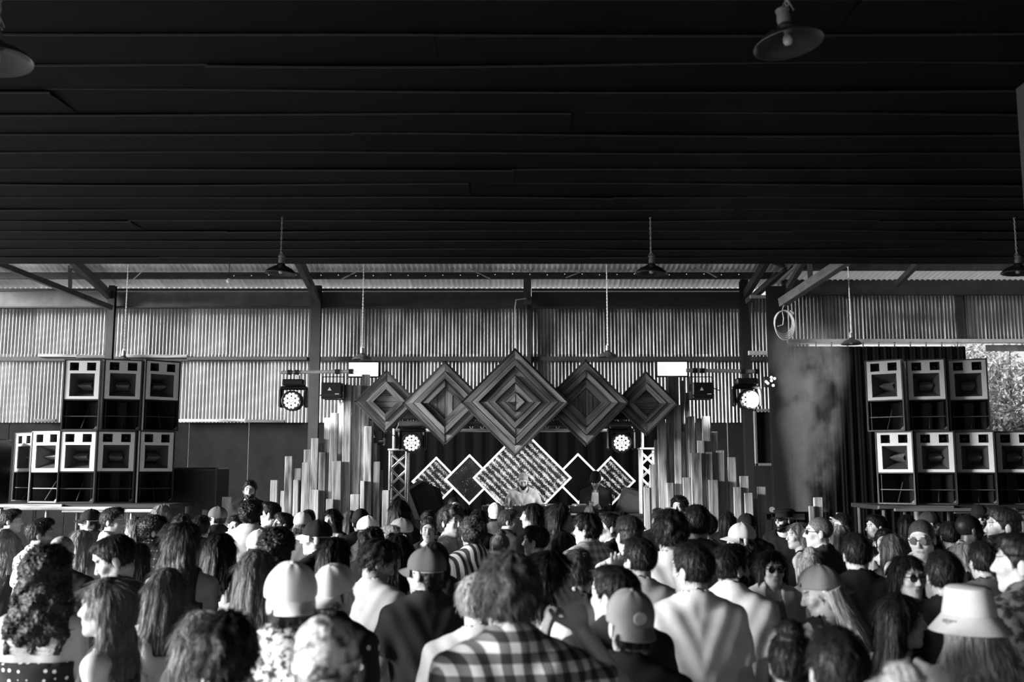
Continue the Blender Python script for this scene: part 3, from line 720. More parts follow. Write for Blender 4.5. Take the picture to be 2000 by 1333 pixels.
def lamp(px, py, D, top, label, tilt=0, sc=1.):
    c = Pt(px, py, D); t = thing('pendant_lamp', label, 'lamp', c, (0, 0, 0), 'enamel pendant lamps hanging in the shed')
    r_ = (R(tilt*.4), R(tilt), 0)
    ob('shade', sh, plain(.045, .28, .1, .2, 5, .6), t, rot=r_); ob('lamp_neck', nk, plain(.35, .4, .4, .2), t, rot=r_); ob('bulb', bl, plain(.6, .15, 0, .05), t, rot=r_)
    L = round(top-c.z, 2)
    if L not in CH: CH[L] = chain_mesh(L)
    ob('chain', CH[L], plain(.5, .35, .5, .2), t)
    for sx in (-1, 1): MB().tube([(sx*.034, 0, .19), (0, 0, .26)], .004, 5).build('hook', plain(.4, .35, .5), t)
for (px, py, tl, lab) in ((-8, 122, -6, 'pendant lamp nearest the open side, shade lit inside'), (1540, 88, -7, 'large dark pendant lamp with visible bulb over the crowd')): lamp(px, py, 4.93, CEIL, lab, tl)
for (px, lab) in ((548, 'pendant lamp on chain at the lining edge over the grey post'), (1272, 'pendant lamp on chain at the lining edge above the smoke-side planks'), (1988, 'dark pendant lamp at the lining edge above the tree opening')): lamp(px, 535, 10.9, CEIL, lab, 3)
for (px, py, D, lab) in ((241, 708, 17.4, 'distant pendant lamp behind the horn speakers by the road case'), (707, 703, 17.4, 'distant pendant lamp behind the flood panel'), (1187, 698, 17.4, 'distant pendant lamp against iron between two wooden diamonds'), (1663, 673, 17.4, 'distant pendant lamp in front of the pale door track')):
    lamp(px, py, D, roof_z(D)-.01 if px < 1500 else zr+.14, lab)
fs = thing('festoon_string', 'thin string of tiny bulbs under the rear roof', 'string lights', Pt(1000, 534, 18.7))
pts = []; zz = 0
for k in range(60):
    p = Pt(440+k*17, 537+.9*math.sin(k*.9)+(-2 if k > 30 else 0), 18.7)-fs.location; pts.append(p)
MB().tube(pts, .005, 4).build('wire', BLACK, fs)
bm_ = MB().lathe([(.001, -.012), (.011, 0), (.001, .012)], 8).mesh('bulb')
for k in range(1, 60, 2): ob('bulb', bm_, emit(.5), fs, pts[k]+Vector((0, 0, -.012)))
gb = thing('globe_lamp', 'small pale globe lamp under the rear roof over bright iron', 'lamp', Pt(447, 549, 18.6))
MB().lathe([(.001, -.05), (.04, -.03), (.052, 0), (.04, .03), (.02, .045), (.001, .05)], 16).build('globe', plain(.85, .4), gb, smooth=True)
MB().tube([(0, 0, .05), (0, 0, roof_z(18.6)-gb.location.z-.1)], .006, 6).build('cord', BLACK, gb)
hk = thing('hanging_rod', 'bent pale rod hanging above the largest wooden diamond', 'rod', Pt(1007, 640, 19.4))
MB().tube([Pt(1030, 583, 19.53)-hk.location, Pt(1008, 586, 19.4)-hk.location, Pt(1006, 600, 19.4)-hk.location, Pt(1006, 750, 19.4)-hk.location], .013, 6).build('rod', plain(.55, .4, .3), hk)
MB().box(Pt(1030, 583, 19.52)-hk.location, (.04, .04, .05)).build('clip', DARKSTEEL, hk)

# ------------------------------------------------------------------ trees outside the opening
LEAFM = []
for v in (.14, .22, .10):
    m, nt, b = nmat('leaf'); tr = nd(nt, 'ShaderNodeBsdfTranslucent'); tr.inputs[0].default_value = g4(v); mx = nd(nt, 'ShaderNodeMixShader'); mx.inputs[0].default_value = .4
    nn = noise(nt, coords(nt, (1, 1, 1)), 3, 2); lk(nt, ramp(nt, nn, [(.3, v*.5), (.7, v*1.3)]), b.inputs['Base Color'])
    lk(nt, b.outputs[0], mx.inputs[1]); lk(nt, tr.outputs[0], mx.inputs[2]); lk(nt, mx.outputs[0], nt.nodes['Material Output'].inputs[0]); LEAFM.append(m)
def tree(x, y, h, r, nleaf, label, mi):
    t = thing('tree', label, 'tree', (x, y, -.1)); rg = np.random.default_rng(int(x*10))
    tr = MB().tube([(0, 0, 0), (.1, .05, h*.3), (-.05, 0, h*.6), (.05, 0, h*.9)], [.16, .12, .08, .03], 8).build('trunk', plain(.07, .9), t, smooth=True)
    tips = []
    for k in range(60):
        a = rg.uniform(0, 2*PI); z0 = h*rg.uniform(.06, .75); L = r*rg.uniform(.5, 1.0); e = Vector((math.cos(a)*L, math.sin(a)*L, z0+rg.uniform(.1, .9)))
        MB().tube([(0, 0, z0), (e.x*.5, e.y*.5, z0+(e.z-z0)*.65), e], [.045, .03, .01], 5).build('branch', plain(.07, .9), t); tips += [e, e*.7+Vector((0, 0, z0*.3)), Vector((e.x*.5, e.y*.5, z0+(e.z-z0)*.65))]
    c = np.array([tips[i] for i in rg.integers(0, len(tips), nleaf)])+rg.normal(0, .3, (nleaf, 3))
    d = rg.normal(0, 1, (nleaf, 3)); d[:, 2] -= .5; d /= np.linalg.norm(d, axis=1)[:, None]
    s = np.cross(d, rg.normal(0, 1, (nleaf, 3))); s /= np.linalg.norm(s, axis=1)[:, None]
    L = rg.uniform(.09, .17, (nleaf, 1)); v = np.stack([c, c+d*L*.5+s*L*.2, c+d*L, c+d*L*.5-s*L*.2], 1).reshape(-1, 3)
    v[:, 2] = np.maximum(v[:, 2], .12)
    me = bpy.data.meshes.new('foliage'); me.from_pydata(v.tolist(), [], np.arange(nleaf*4).reshape(-1, 4).tolist()); me.update()
    f = ob('foliage', me, LEAFM[mi], t); f['kind'] = 'stuff'
tree(Pt(1975, 800, 24).x, 24, 6.2, 2.1, 30000, 'leafy sunlit tree standing just outside the opening', 1)
tree(Pt(2320, 800, 29).x, 29, 6.5, 2.6, 22000, 'darker leafy tree further along outside', 0)
tree(Pt(1850, 800, 35).x, 35, 4.6, 2.2, 14000, 'pale shrubby tree outside behind the curtain', 1)
# ------------------------------------------------------------------ smoke
def smoke():
    mb = MB(); D = 15.2
    prof = [(1000, 1575, 40), (960, 1570, 62), (900, 1580, 70), (840, 1590, 78), (780, 1585, 85), (730, 1580, 95), (690, 1590, 110), (650, 1590, 100), (620, 1585, 60)]
    rings = []; seg = 20; vs = []; fs = []
    for (py, px, r) in prof:
        c = Pt(px, py, D); rr = r*1.25*mpp(D)
        for k in range(seg): a = 2*PI*k/seg; vs.append((c.x+rr*math.cos(a), D+rr*.9*math.sin(a), c.z))
    n = len(prof)
    for i in range(n-1):
        for k in range(seg): k2 = (k+1) % seg; fs.append((i*seg+k, i*seg+k2, (i+1)*seg+k2, (i+1)*seg+k))
    fs += [tuple(range(seg))[::-1], tuple(range((n-1)*seg, n*seg))]
    o = mb.add(vs, fs).build('smoke_plume', None)
    m = bpy.data.materials.new('stage_smoke'); m.use_nodes = True; nt = m.node_tree; nt.nodes.remove(nt.nodes['Principled BSDF'])
    v = nd(nt, 'ShaderNodeVolumePrincipled'); v.inputs['Color'].default_value = g4(.95); v.inputs['Anisotropy'].default_value = .2
    tc = nd(nt, 'ShaderNodeTexCoord'); n1 = noise(nt, coords(nt, (1.2, 1.2, .8), 'Object'), 1.5, 5, .6)
    sx = nd(nt, 'ShaderNodeSeparateXYZ'); lk(nt, tc.outputs['Object'], sx.inputs[0])
    # fade towards the edge of the plume (distance from its axis)
    cx = Pt(1580, 800, D).x
    dx = mth(nt, 'SUBTRACT', sx.outputs[0], cx); dy = mth(nt, 'SUBTRACT', sx.outputs[1], D)
    rr = mth(nt, 'SQRT', mth(nt, 'ADD', mth(nt, 'MULTIPLY', dx, dx), mth(nt, 'MULTIPLY', dy, dy)))
    rad = nd(nt, 'ShaderNodeMapRange'); lk(nt, sx.outputs[2], rad.inputs[0]); rad.inputs[1].default_value = 1.6; rad.inputs[2].default_value = 4.0; rad.inputs[3].default_value = .36; rad.inputs[4].default_value = .74
    fall = nd(nt, 'ShaderNodeMapRange', interpolation_type='SMOOTHSTEP'); lk(nt, mth(nt, 'DIVIDE', rr, rad.outputs[0]), fall.inputs[0]); fall.inputs[1].default_value = .1; fall.inputs[2].default_value = 1.; fall.inputs[3].default_value = 1; fall.inputs[4].default_value = 0
    d = mth(nt, 'MULTIPLY', ramp(nt, n1, [(.45, 0.02), (.58, 1)]), fall.outputs[0])
    zf = nd(nt, 'ShaderNodeMapRange', interpolation_type='SMOOTHSTEP'); lk(nt, sx.outputs[2], zf.inputs[0]); zf.inputs[1].default_value = 3.7; zf.inputs[2].default_value = 4.45; zf.inputs[3].default_value = 1; zf.inputs[4].default_value = 0
    lk(nt, mth(nt, 'MULTIPLY', mth(nt, 'MULTIPLY', d, 5.), zf.outputs[0]), v.inputs['Density']); lk(nt, v.outputs[0], nt.nodes['Material Output'].inputs['Volume'])
    o.data.materials.append(m); tag(o, 'pale smoke drifting up in front of the black curtain', 'smoke', kind='stuff')
smoke()
# ------------------------------------------------------------------ people: smooth-blended solids meshed with surface nets
def axis(lo, hi, base, fine=()):
    out = [lo]
    while out[-1] < hi:
        x = out[-1]; st = base
        for a, b, s in fine:
            if a-.008 <= x <= b: st = min(st, s)
            elif x < a and x+st > a: st = min(st, max(a-x, s))
        out.append(x+st)
    return np.array(out, np.float32)
class Vol:
    def __init__(s, xs, ys, zs):
        s.ax = (xs, ys, zs); s.V = np.full((len(xs), len(ys), len(zs)), .5, np.float32)
    def win(s, lo, hi):
        sl = []
        for a, l, h in zip(s.ax, lo, hi):
            i, j = np.searchsorted(a, l), np.searchsorted(a, h); sl.append(slice(max(i-1, 0), j+1))
        g = [a[q] for a, q in zip(s.ax, sl)]
        return tuple(sl), g[0][:, None, None], g[1][None, :, None], g[2][None, None, :]
    def mix(s, sl, d, k, op):
        a = s.V[sl]
        if a.size == 0: return
        if op < 0: a = -a
        if k > 0:
            h = np.maximum(k-np.abs(a-d), 0)/k; r = np.minimum(a, d)-h*h*k*.25
        else: r = np.minimum(a, d)
        s.V[sl] = -r if op < 0 else r
    def ell(s, c, r, k=.02, M=None, op=1, inf=0.):
        c = np.asarray(c, float); r = np.asarray(r, float)+inf; m = max(r)+.05 if M is not None else r+.05
        sl, X, Y, Z = s.win(c-m, c+m); X, Y, Z = X-c[0], Y-c[1], Z-c[2]
        if M is not None: X, Y, Z = (X*M[0][i]+Y*M[1][i]+Z*M[2][i] for i in range(3))
        k0 = np.sqrt((X/r[0])**2+(Y/r[1])**2+(Z/r[2])**2); k1 = np.sqrt((X/r[0]**2)**2+(Y/r[1]**2)**2+(Z/r[2]**2)**2)+1e-6
        s.mix(sl, (k0*(k0-1)/k1).astype(np.float32), k, op)
    def cone(s, a, b, ra, rb, k=.02, op=1, inf=0., cut=None, flat=1.):
        a = np.asarray(a, float); b = np.asarray(b, float); ra += inf; rb += inf; m = max(ra, rb)+.05
        sl, X, Y, Z = s.win(np.minimum(a, b)-m, np.maximum(a, b)+m); d = b-a; L = d@d+1e-9
        t = np.clip(((X-a[0])*d[0]+(Y-a[1])*d[1]+(Z-a[2])*d[2])/L, 0, 1)
        q = np.sqrt((X-a[0]-t*d[0])**2+((Y-a[1]-t*d[1])/flat)**2+(Z-a[2]-t*d[2])**2)-(ra+(rb-ra)*t)
        if cut is not None:      # flat end at fraction cut of the way
            e = ((X-a[0])*d[0]+(Y-a[1])*d[1]+(Z-a[2])*d[2])/math.sqrt(L)-cut*math.sqrt(L); q = np.maximum(q, e)
        s.mix(sl, q.astype(np.float32), k, op)
    def grid(s): return s.ax[0][:, None, None], s.ax[1][None, :, None], s.ax[2][None, None, :]
    def clip(s, f): s.V = np.maximum(s.V, f.astype(np.float32))
    def mesh(s, name, attr=None):
        V = s.V; S = V < 0; nx, ny, nz = V.shape
        cnt = np.zeros((nx-1, ny-1, nz-1), np.int8)
        offs = [(i, j, k) for i in (0, 1) for j in (0, 1) for k in (0, 1)]
        for i, j, k in offs: cnt += S[i:nx-1+i, j:ny-1+j, k:nz-1+k]
        act = np.argwhere((cnt > 0) & (cnt < 8)); idx = np.full(cnt.shape, -1, np.int32); idx[tuple(act.T)] = np.arange(len(act))
        c = np.stack([V[act[:, 0]+i, act[:, 1]+j, act[:, 2]+k] for i, j, k in offs], 1)
        P = np.zeros((len(act), 3)); W_ = np.zeros(len(act))
        for a in range(8):
            for b in range(a+1, 8):
                oa, ob_ = offs[a], offs[b]
                if sum(p != q for p, q in zip(oa, ob_)) != 1: continue
                m = (c[:, a] < 0) != (c[:, b] < 0); t = np.where(m, c[:, a]/(c[:, a]-c[:, b]+1e-12), 0)
                for d in range(3): P[:, d] += np.where(m, oa[d]+t*(ob_[d]-oa[d]), 0)
                W_ += m
        P = P/W_[:, None]+act
        co = np.stack([np.interp(P[:, d], np.arange(len(s.ax[d])), s.ax[d]) for d in range(3)], 1)
        quads = []
        for d in range(3):
            e, f = (d+1) % 3, (d+2) % 3
            A = np.take(S, range(S.shape[d]-1), d); B = np.take(S, range(1, S.shape[d]), d)
            ch = np.argwhere(A != B); ch = ch[(ch[:, e] > 0) & (ch[:, f] > 0) & (ch[:, e] < S.shape[e]-1) & (ch[:, f] < S.shape[f]-1)]
            ins = A[tuple(ch.T)]
            def cell(de, df): q = ch.copy(); q[:, e] += de; q[:, f] += df; return idx[tuple(q.T)]
            q = np.stack([cell(-1, -1), cell(0, -1), cell(0, 0), cell(-1, 0)], 1)
            q[~ins] = q[~ins][:, ::-1]; quads.append(q)
        q = np.concatenate(quads); q = q[(q >= 0).all(1)]
        me = bpy.data.meshes.new(name); me.vertices.add(len(co)); me.loops.add(len(q)*4); me.polygons.add(len(q))
        me.vertices.foreach_set('co', co.astype(np.float32).ravel()); me.loops.foreach_set('vertex_index', q.astype(np.int32).ravel())
        me.polygons.foreach_set('loop_start', np.arange(0, len(q)*4, 4, dtype=np.int32)); me.polygons.foreach_set('loop_total', np.full(len(q), 4, np.int32))
        me.update(calc_edges=True); me.shade_smooth()
        if attr is not None:
            at = me.attributes.new('hp', 'FLOAT_VECTOR', 'POINT'); at.data.foreach_set('vector', attr(co).astype(np.float32).ravel())
        return me

SH = {'m': dict(sw=.185, rib=(.168, .112, .23), wst=(.142, .102, .2), pel=(.160, .112, .13), neck=.058, arm=.047, hip=.088, jaw=1.0),
      'f': dict(sw=.155, rib=(.142, .098, .22), wst=(.118, .090, .19), pel=(.165, .112, .14), neck=.046, arm=.037, hip=.090, jaw=.92)}
# poses: (elbow, wrist, hand direction) for the right (-x) and left (+x) arm, lean forward
REST = ((.235, .03, 1.13), (.245, -.045, .885), (0, -.15, -1))
HOLD = ((.235, .0, 1.14), (.17, -.23, 1.17), (-.25, -.7, .55))
POSES = {
    'rest': (REST, REST, 0), 'holdR': (HOLD, REST, 0), 'holdL': (REST, HOLD, 0),
    'cross': (((.23, -.06, 1.15), (.03, -.26, 1.24), (-1, -.2, .5)), ((.23, -.06, 1.13), (.02, -.22, 1.16), (-1, .1, .1)), 0),
    'up': (((.30, -.12, 1.36), (.20, -.20, 1.60), (.0, .1, 1)), REST, 0),
    'chin': (((.25, -.18, 1.25), (.12, -.22, 1.47), (-.2, .15, 1)), HOLD, 0),
    'wave': (REST, ((.33, -.20, 1.34), (.30, -.30, 1.60), (-.25, -.05, 1)), 0),
    'clap': (((.26, -.20, 1.40), (.07, -.40, 1.62), (-.3, -.3, 1)), ((.26, -.20, 1.40), (.07, -.40, 1.60), (-.3, -.3, 1)), 0),
    'hairup': (((.34, -.02, 1.58), (.13, .02, 1.80), (-1, .0, .2)), ((.34, -.02, 1.58), (.13, .02, 1.80), (-1, .0, .2)), 0),
    'decks': (((.30, -.06, 1.14), (.18, -.36, 1.12), (-.1, -1, -.15)), ((.30, -.06, 1.14), (.20, -.34, 1.10), (-.1, -1, -.2)), .22),
    'phone': (((.22, -.06, 1.13), (.05, -.27, 1.22), (-.2, -.6, .6)), ((.22, -.06, 1.13), (.09, -.25, 1.18), (-.4, -.6, .5)), .05),
}
VISHAND = {'cross', 'up', 'chin', 'wave', 'clap', 'hairup', 'decks', 'holdR', 'holdL', 'phone'}
HC = np.array((0, -.018, 1.632))
def skel(pose): 
    pr, pl, lean = POSES[pose]
    def ln(p): p = np.array(p, float); p[1] -= lean*max(0, p[2]-.95); p[2] -= .25*lean*lean*max(0, p[2]-.95); return p
    return pr, pl, ln
def head_R(yaw, pitch): return np.array(Matrix.Rotation(R(yaw), 3, 'Z') @ Matrix.Rotation(R(pitch), 3, 'X'))
def arms_of(sex, pose):
    P = SH[sex]; pr, pl, ln = skel(pose); out = []
    for sg, (el, wr, hd) in ((-1, pr), (1, pl)):
        k = P['sw']/.185
        sh_ = ln((sg*P['sw'], .012, 1.408)); e = ln((sg*el[0]*(.35+.65*k), el[1], el[2])); w = ln((sg*wr[0]*(.5+.5*k), wr[1], wr[2]))
        out.append((sg, sh_, e, w, np.array((sg*hd[0], hd[1], hd[2]))/np.linalg.norm(hd)))
    return out
def torso(v, sex, ln, inf=0., k=.05):
    P = SH[sex]
    v.ell(ln((0, .0, 1.22)), P['rib'], k, inf=inf); v.ell(ln((0, .0, 1.07)), P['wst'], k, inf=inf); v.ell(ln((0, .015, .93)), P['pel'], k, inf=inf)
    v.cone(ln((-P['sw']*.72, .02, 1.395)), ln((P['sw']*.72, .02, 1.395)), .062, .062, k, inf=inf)
    for sg in (-1, 1):
        v.cone(ln((sg*.02, .03, 1.50)), ln((sg*P['sw']*.9, .02, 1.415)), .045, .045, .04, inf=inf)
        v.ell(ln((sg*P['sw']*.5, .06, 1.30)), (.08, .045, .13), .05, inf=inf)
        if sex == 'f': v.ell(ln((sg*.062, -.085, 1.245)), (.058, .048, .058), .03, inf=inf)
        else: v.ell(ln((sg*.075, -.07, 1.29)), (.085, .05, .07), .05, inf=inf)
def hand(v, w, d, sg, curl=0.):
    d = d/np.linalg.norm(d); ref = np.array((0, -1, 0)) if abs(d[1]) < .8 else np.array((0, 0, 1)); nrm = ref-d*(ref@d); nrm /= np.linalg.norm(nrm); s = np.cross(d, nrm)*sg
    M = np.stack([s, nrm, d], 1)
    v.ell(w+d*.045, (.040, .016, .052), .012, M=M)
    for i, (off, L) in enumerate(((-.030, .062), (-.010, .074), (.011, .070), (.030, .054))):
        a = w+d*.085+s*off; b = a+d*L*(.5-.22*curl)+nrm*(.006+.030*curl)+s*off*.15*(1-curl); c = b+d*L*(.42-.75*curl)+nrm*(.020+.020*curl)+s*off*.1*(1-curl)
        v.cone(a, b, .0098, .0088, .006); v.cone(b, c, .0088, .0075, .004)
    a = w+d*.028-s*.032; b = a-s*.030+d*.028+nrm*.012; c = b-s*.008+d*.030+nrm*.010
    v.cone(a, b, .013, .0105, .01); v.cone(b, c, .0105, .0085, .004)
BODY = {}
def body_mesh(sex, pose, yaw, pitch, fine):
    key = (sex, pose, yaw, pitch, fine)
    if key in BODY: return BODY[key]
    P = SH[sex]; pr, pl, ln = skel(pose); arms = arms_of(sex, pose); hc = ln(HC); Rm = head_R(yaw, pitch)
    hs = .0050 if fine else .0068; bs = .013 if fine else .017
    fx, fy, fz = [(hc[0]-.12, hc[0]+.12, hs)], [(hc[1]-.135, hc[1]+.135, hs)], [(hc[2]-.15, hc[2]+.15, hs)]
    lo = np.array((-.30, -.20, 0.)); hi = np.array((.30, .19, 1.78))
    lo[1] = min(lo[1], hc[1]-.16); hi[2] = max(hi[2], hc[2]+.16)
    for sg, s_, e, w, d in arms:
        tip = w+d*.2
        for p in (e, w, tip): lo = np.minimum(lo, p-.07); hi = np.maximum(hi, p+.07)
        if pose in VISHAND and w[2] > .95:
            for f, ax in ((fx, 0), (fy, 1), (fz, 2)): f.append((min(w[ax], tip[ax])-.05, max(w[ax], tip[ax])+.05, .0065 if fine else .008))
    lo[2] = -.02
    zs = np.concatenate([np.arange(-.02, .70, .026), axis(.70, hi[2], bs, fz)]).astype(np.float32)
    v = Vol(axis(lo[0], hi[0], bs, fx), axis(lo[1], hi[1], bs, fy), zs)
    torso(v, sex, ln)
    for sg, s_, e, w, d in arms:
        r = P['arm']; v.cone(s_, e, r*1.12, r*.82, .035); v.cone(e, w, r*.86, r*.60, .02); v.ell(s_, (r*1.3, r*1.3, r*1.4), .03); hand(v, w, d, sg, 1. if (pose == 'cup' and sg > 0) else .25)
    for sg in (-1, 1):
        hp_, kn, an = (sg*P['hip'], .01, .88), (sg*.095, -.005, .49), (sg*.10, .03, .09)
        v.cone(hp_, kn, .088, .058, .04); v.cone(kn, (sg*.098, .035, .32), .058, .056, .03); v.cone((sg*.098, .035, .32), an, .056, .038, .03); v.cone(an, (sg*.115, -.13, .035), .042, .03, .03)
    # neck and head
    v.cone(ln((0, .02, 1.43)), hc+Rm@np.array((0, .022, -.06)), P['neck']*1.1, P['neck']*.95, .03)
    H = lambda p: hc+Rm@np.array(p, float)
    j = P['jaw']
    v.ell(H((0, .018, .035)), (.076, .096, .084), .015, M=Rm); v.ell(H((0, -.032, -.035)), (.059*j, .060, .082), .03, M=Rm)
    v.cone(H((-.045*j, .0, -.055)), H((-.012, -.066, -.098)), .022, .017, .025); v.cone(H((.045*j, .0, -.055)), H((.012, -.066, -.098)), .022, .017, .025)
    v.cone(H((-.034, -.076, .036)), H((.034, -.076, .036)), .012, .012, .012)
    for sg in (-1, 1):
        v.ell(H((sg*.032, -.094, .012)), (.016, .016, .012), .010, M=Rm, op=-1); v.ell(H((sg*.031, -.073, .010)), (.0125, .0125, .0125), .003)
        v.ell(H((sg*.040, -.062, -.022)), (.022, .022, .02), .02, M=Rm)
        v.ell(H((sg*.078, .014, -.008)), (.009, .020, .033), .004, M=Rm)
        v.ell(H((sg*.010, -.098, -.028)), (.008, .009, .007), .006, M=Rm)
    v.cone(H((0, -.082, .022)), H((0, -.106, -.022)), .008, .0115, .010)
    v.cone(H((-.017, -.083, -.054)), H((.017, -.083, -.054)), .0075, .0075, .007); v.cone(H((-.014, -.081, -.066)), H((.014, -.081, -.066)), .0085, .0085, .006)
    me = v.mesh('person', lambda co: (co-hc)@Rm); BODY[key] = me; return me
CLO = {}
def cloth_mesh(sex, pose, typ, fine):
    key = (sex, pose, typ, fine)
    if key in CLO: return CLO[key]
    P = SH[sex]; pr, pl, ln = skel(pose); arms = arms_of(sex, pose); st = .0125 if fine else .017
    lo = np.array((-.33, -.24, .74)); hi = np.array((.33, .22, 1.62))
    for sg, s_, e, w, d in arms:
        for p in ((s_, e, w) if typ in ('long', 'hoodie', 'jacket') else (s_, e)): lo = np.minimum(lo, p-.1); hi = np.maximum(hi, p+.1)
    lo[1] -= .05
    v = Vol(axis(lo[0], hi[0], st), axis(lo[1], hi[1], st), axis(lo[2], hi[2], st))
    off = .016 if typ in ('tank', 'bandeau') else .022 if typ == 'tee' else .028
    if typ in ('hoodie', 'jacket'): off = .036
    torso(v, sex, ln, off, .06)
    v.cone(ln((0, .01, 1.28)), ln((0, .01, .88)), (P['rib'][0]-.01), P['pel'][0]-.005, .06, inf=off*.6, flat=.72)   # cloth hangs straight
    r = P['arm']
    for sg, s_, e, w, d in arms:
        if typ in ('tee', 'shirt'): v.cone(s_, e, r*1.22+.012, r*1.25+.012, .04, cut=.72)
        elif typ in ('long', 'hoodie', 'jacket'):
            q = .012 if typ == 'long' else .020
            v.cone(s_, e, r*1.2+q, r*1.0+q, .04); v.cone(e, w, r*.95+q, r*.75+q, .03, cut=.96)
    X, Y, Z = v.grid()
    fold = .0045*np.sin(X*46+3*np.sin(Z*7+X*9)+Y*30)*np.clip((1.40-Z)*3, 0, 1)+.005*np.sin(Z*38+X*22+2*np.sin(X*13))*np.clip((1.12-Z)*4, 0, 1)+.003*np.sin(Z*30-np.abs(X)*60)
    v.V += fold.astype(np.float32)*(.5 if typ in ('tank', 'bandeau') else 1.)
    nb = ln((0, -.012, 1.505)); rad = .088 if sex == 'm' else .095
    if typ not in ('hoodie', 'jacket', 'shirt'): v.clip(rad-np.sqrt((X-nb[0])**2+(Y-nb[1])**2+((Z-nb[2])*.9)**2))
    else:
        v.cone(ln((0, .028, 1.45)), ln((0, .02, 1.525 if typ != 'hoodie' else 1.50)), .082 if sex == 'm' else .072, .070 if sex == 'm' else .060, .02)
        v.cone(ln((0, .02, 1.42)), ln((0, -.015, 1.62)), .058 if sex == 'm' else .048, .066 if sex == 'm' else .058, .0, op=-1)
        if typ == 'hoodie': v.ell(ln((0, .115, 1.43)), (.12, .06, .075), .03)
        nb = ln((0, -.10, 1.50)); v.clip(.075-np.sqrt((X-nb[0])**2+(Y-nb[1])**2+(Z-nb[2])**2))
    v.clip((.80 if typ != 'jacket' else .84)-Z)
    if typ == 'tank':
        strap = np.maximum(np.abs(np.abs(X)-P['sw']*.52)-.026, Z-1.6); v.clip(np.minimum(Z-1.33-.25*np.maximum(-Y, 0), strap))
        v.clip(np.abs(X)-P['sw']*.93+0*Z)
    if typ == 'bandeau': v.clip(Z-1.27); v.clip(.98-Z)
    if typ == 'jacket':    # worn open
        v.clip(np.minimum(.055+.16*(1.45-Z)*.3-np.abs(X), -.02-Y))
    me = v.mesh({'tee': 't_shirt', 'tank': 'tank_top', 'long': 'long_sleeved_top', 'hoodie': 'hoodie', 'shirt': 'collared_shirt', 'bandeau': 'strapless_top', 'jacket': 'jacket'}[typ]); CLO[key] = me; return me
def trousers_mesh(sex, lean):
    key = ('tr', sex, lean)
    if key in CLO: return CLO[key]
    P = SH[sex]; v = Vol(axis(-.26, .26, .022), axis(-.22, .22, .022), axis(-.0, 1.10, .026))
    ln = lambda p: np.array((p[0], p[1]-lean*max(0, p[2]-.95), p[2]))
    v.ell(ln((0, .0, 1.07)), P['wst'], .05, inf=.012); v.ell(ln((0, .015, .93)), P['pel'], .05, inf=.014)
    for sg in (-1, 1):
        v.cone((sg*P['hip'], .01, .88), (sg*.095, -.005, .49), .098, .074, .04); v.cone((sg*.095, -.005, .49), (sg*.10, .03, .05), .072, .062, .03)
    X, Y, Z = v.grid(); v.clip(Z-1.0); v.clip(.075-Z); v.V += (.004*np.sin(Z*50+X*30)).astype(np.float32)
    me = v.mesh('trousers'); CLO[key] = me; return me
def shoe_mesh():
    if 'shoe' in CLO: return CLO['shoe']
    v = Vol(axis(-.08, .08, .012), axis(-.24, .12, .012), axis(-.01, .16, .012))
    v.cone((0, .03, .05), (0, -.14, .04), .052, .045, .02); v.cone((0, .03, .05), (0, .025, .12), .052, .048, .02); X, Y, Z = v.grid(); v.clip(.002-Z)
    CLO['shoe'] = v.mesh('shoe'); return CLO['shoe']
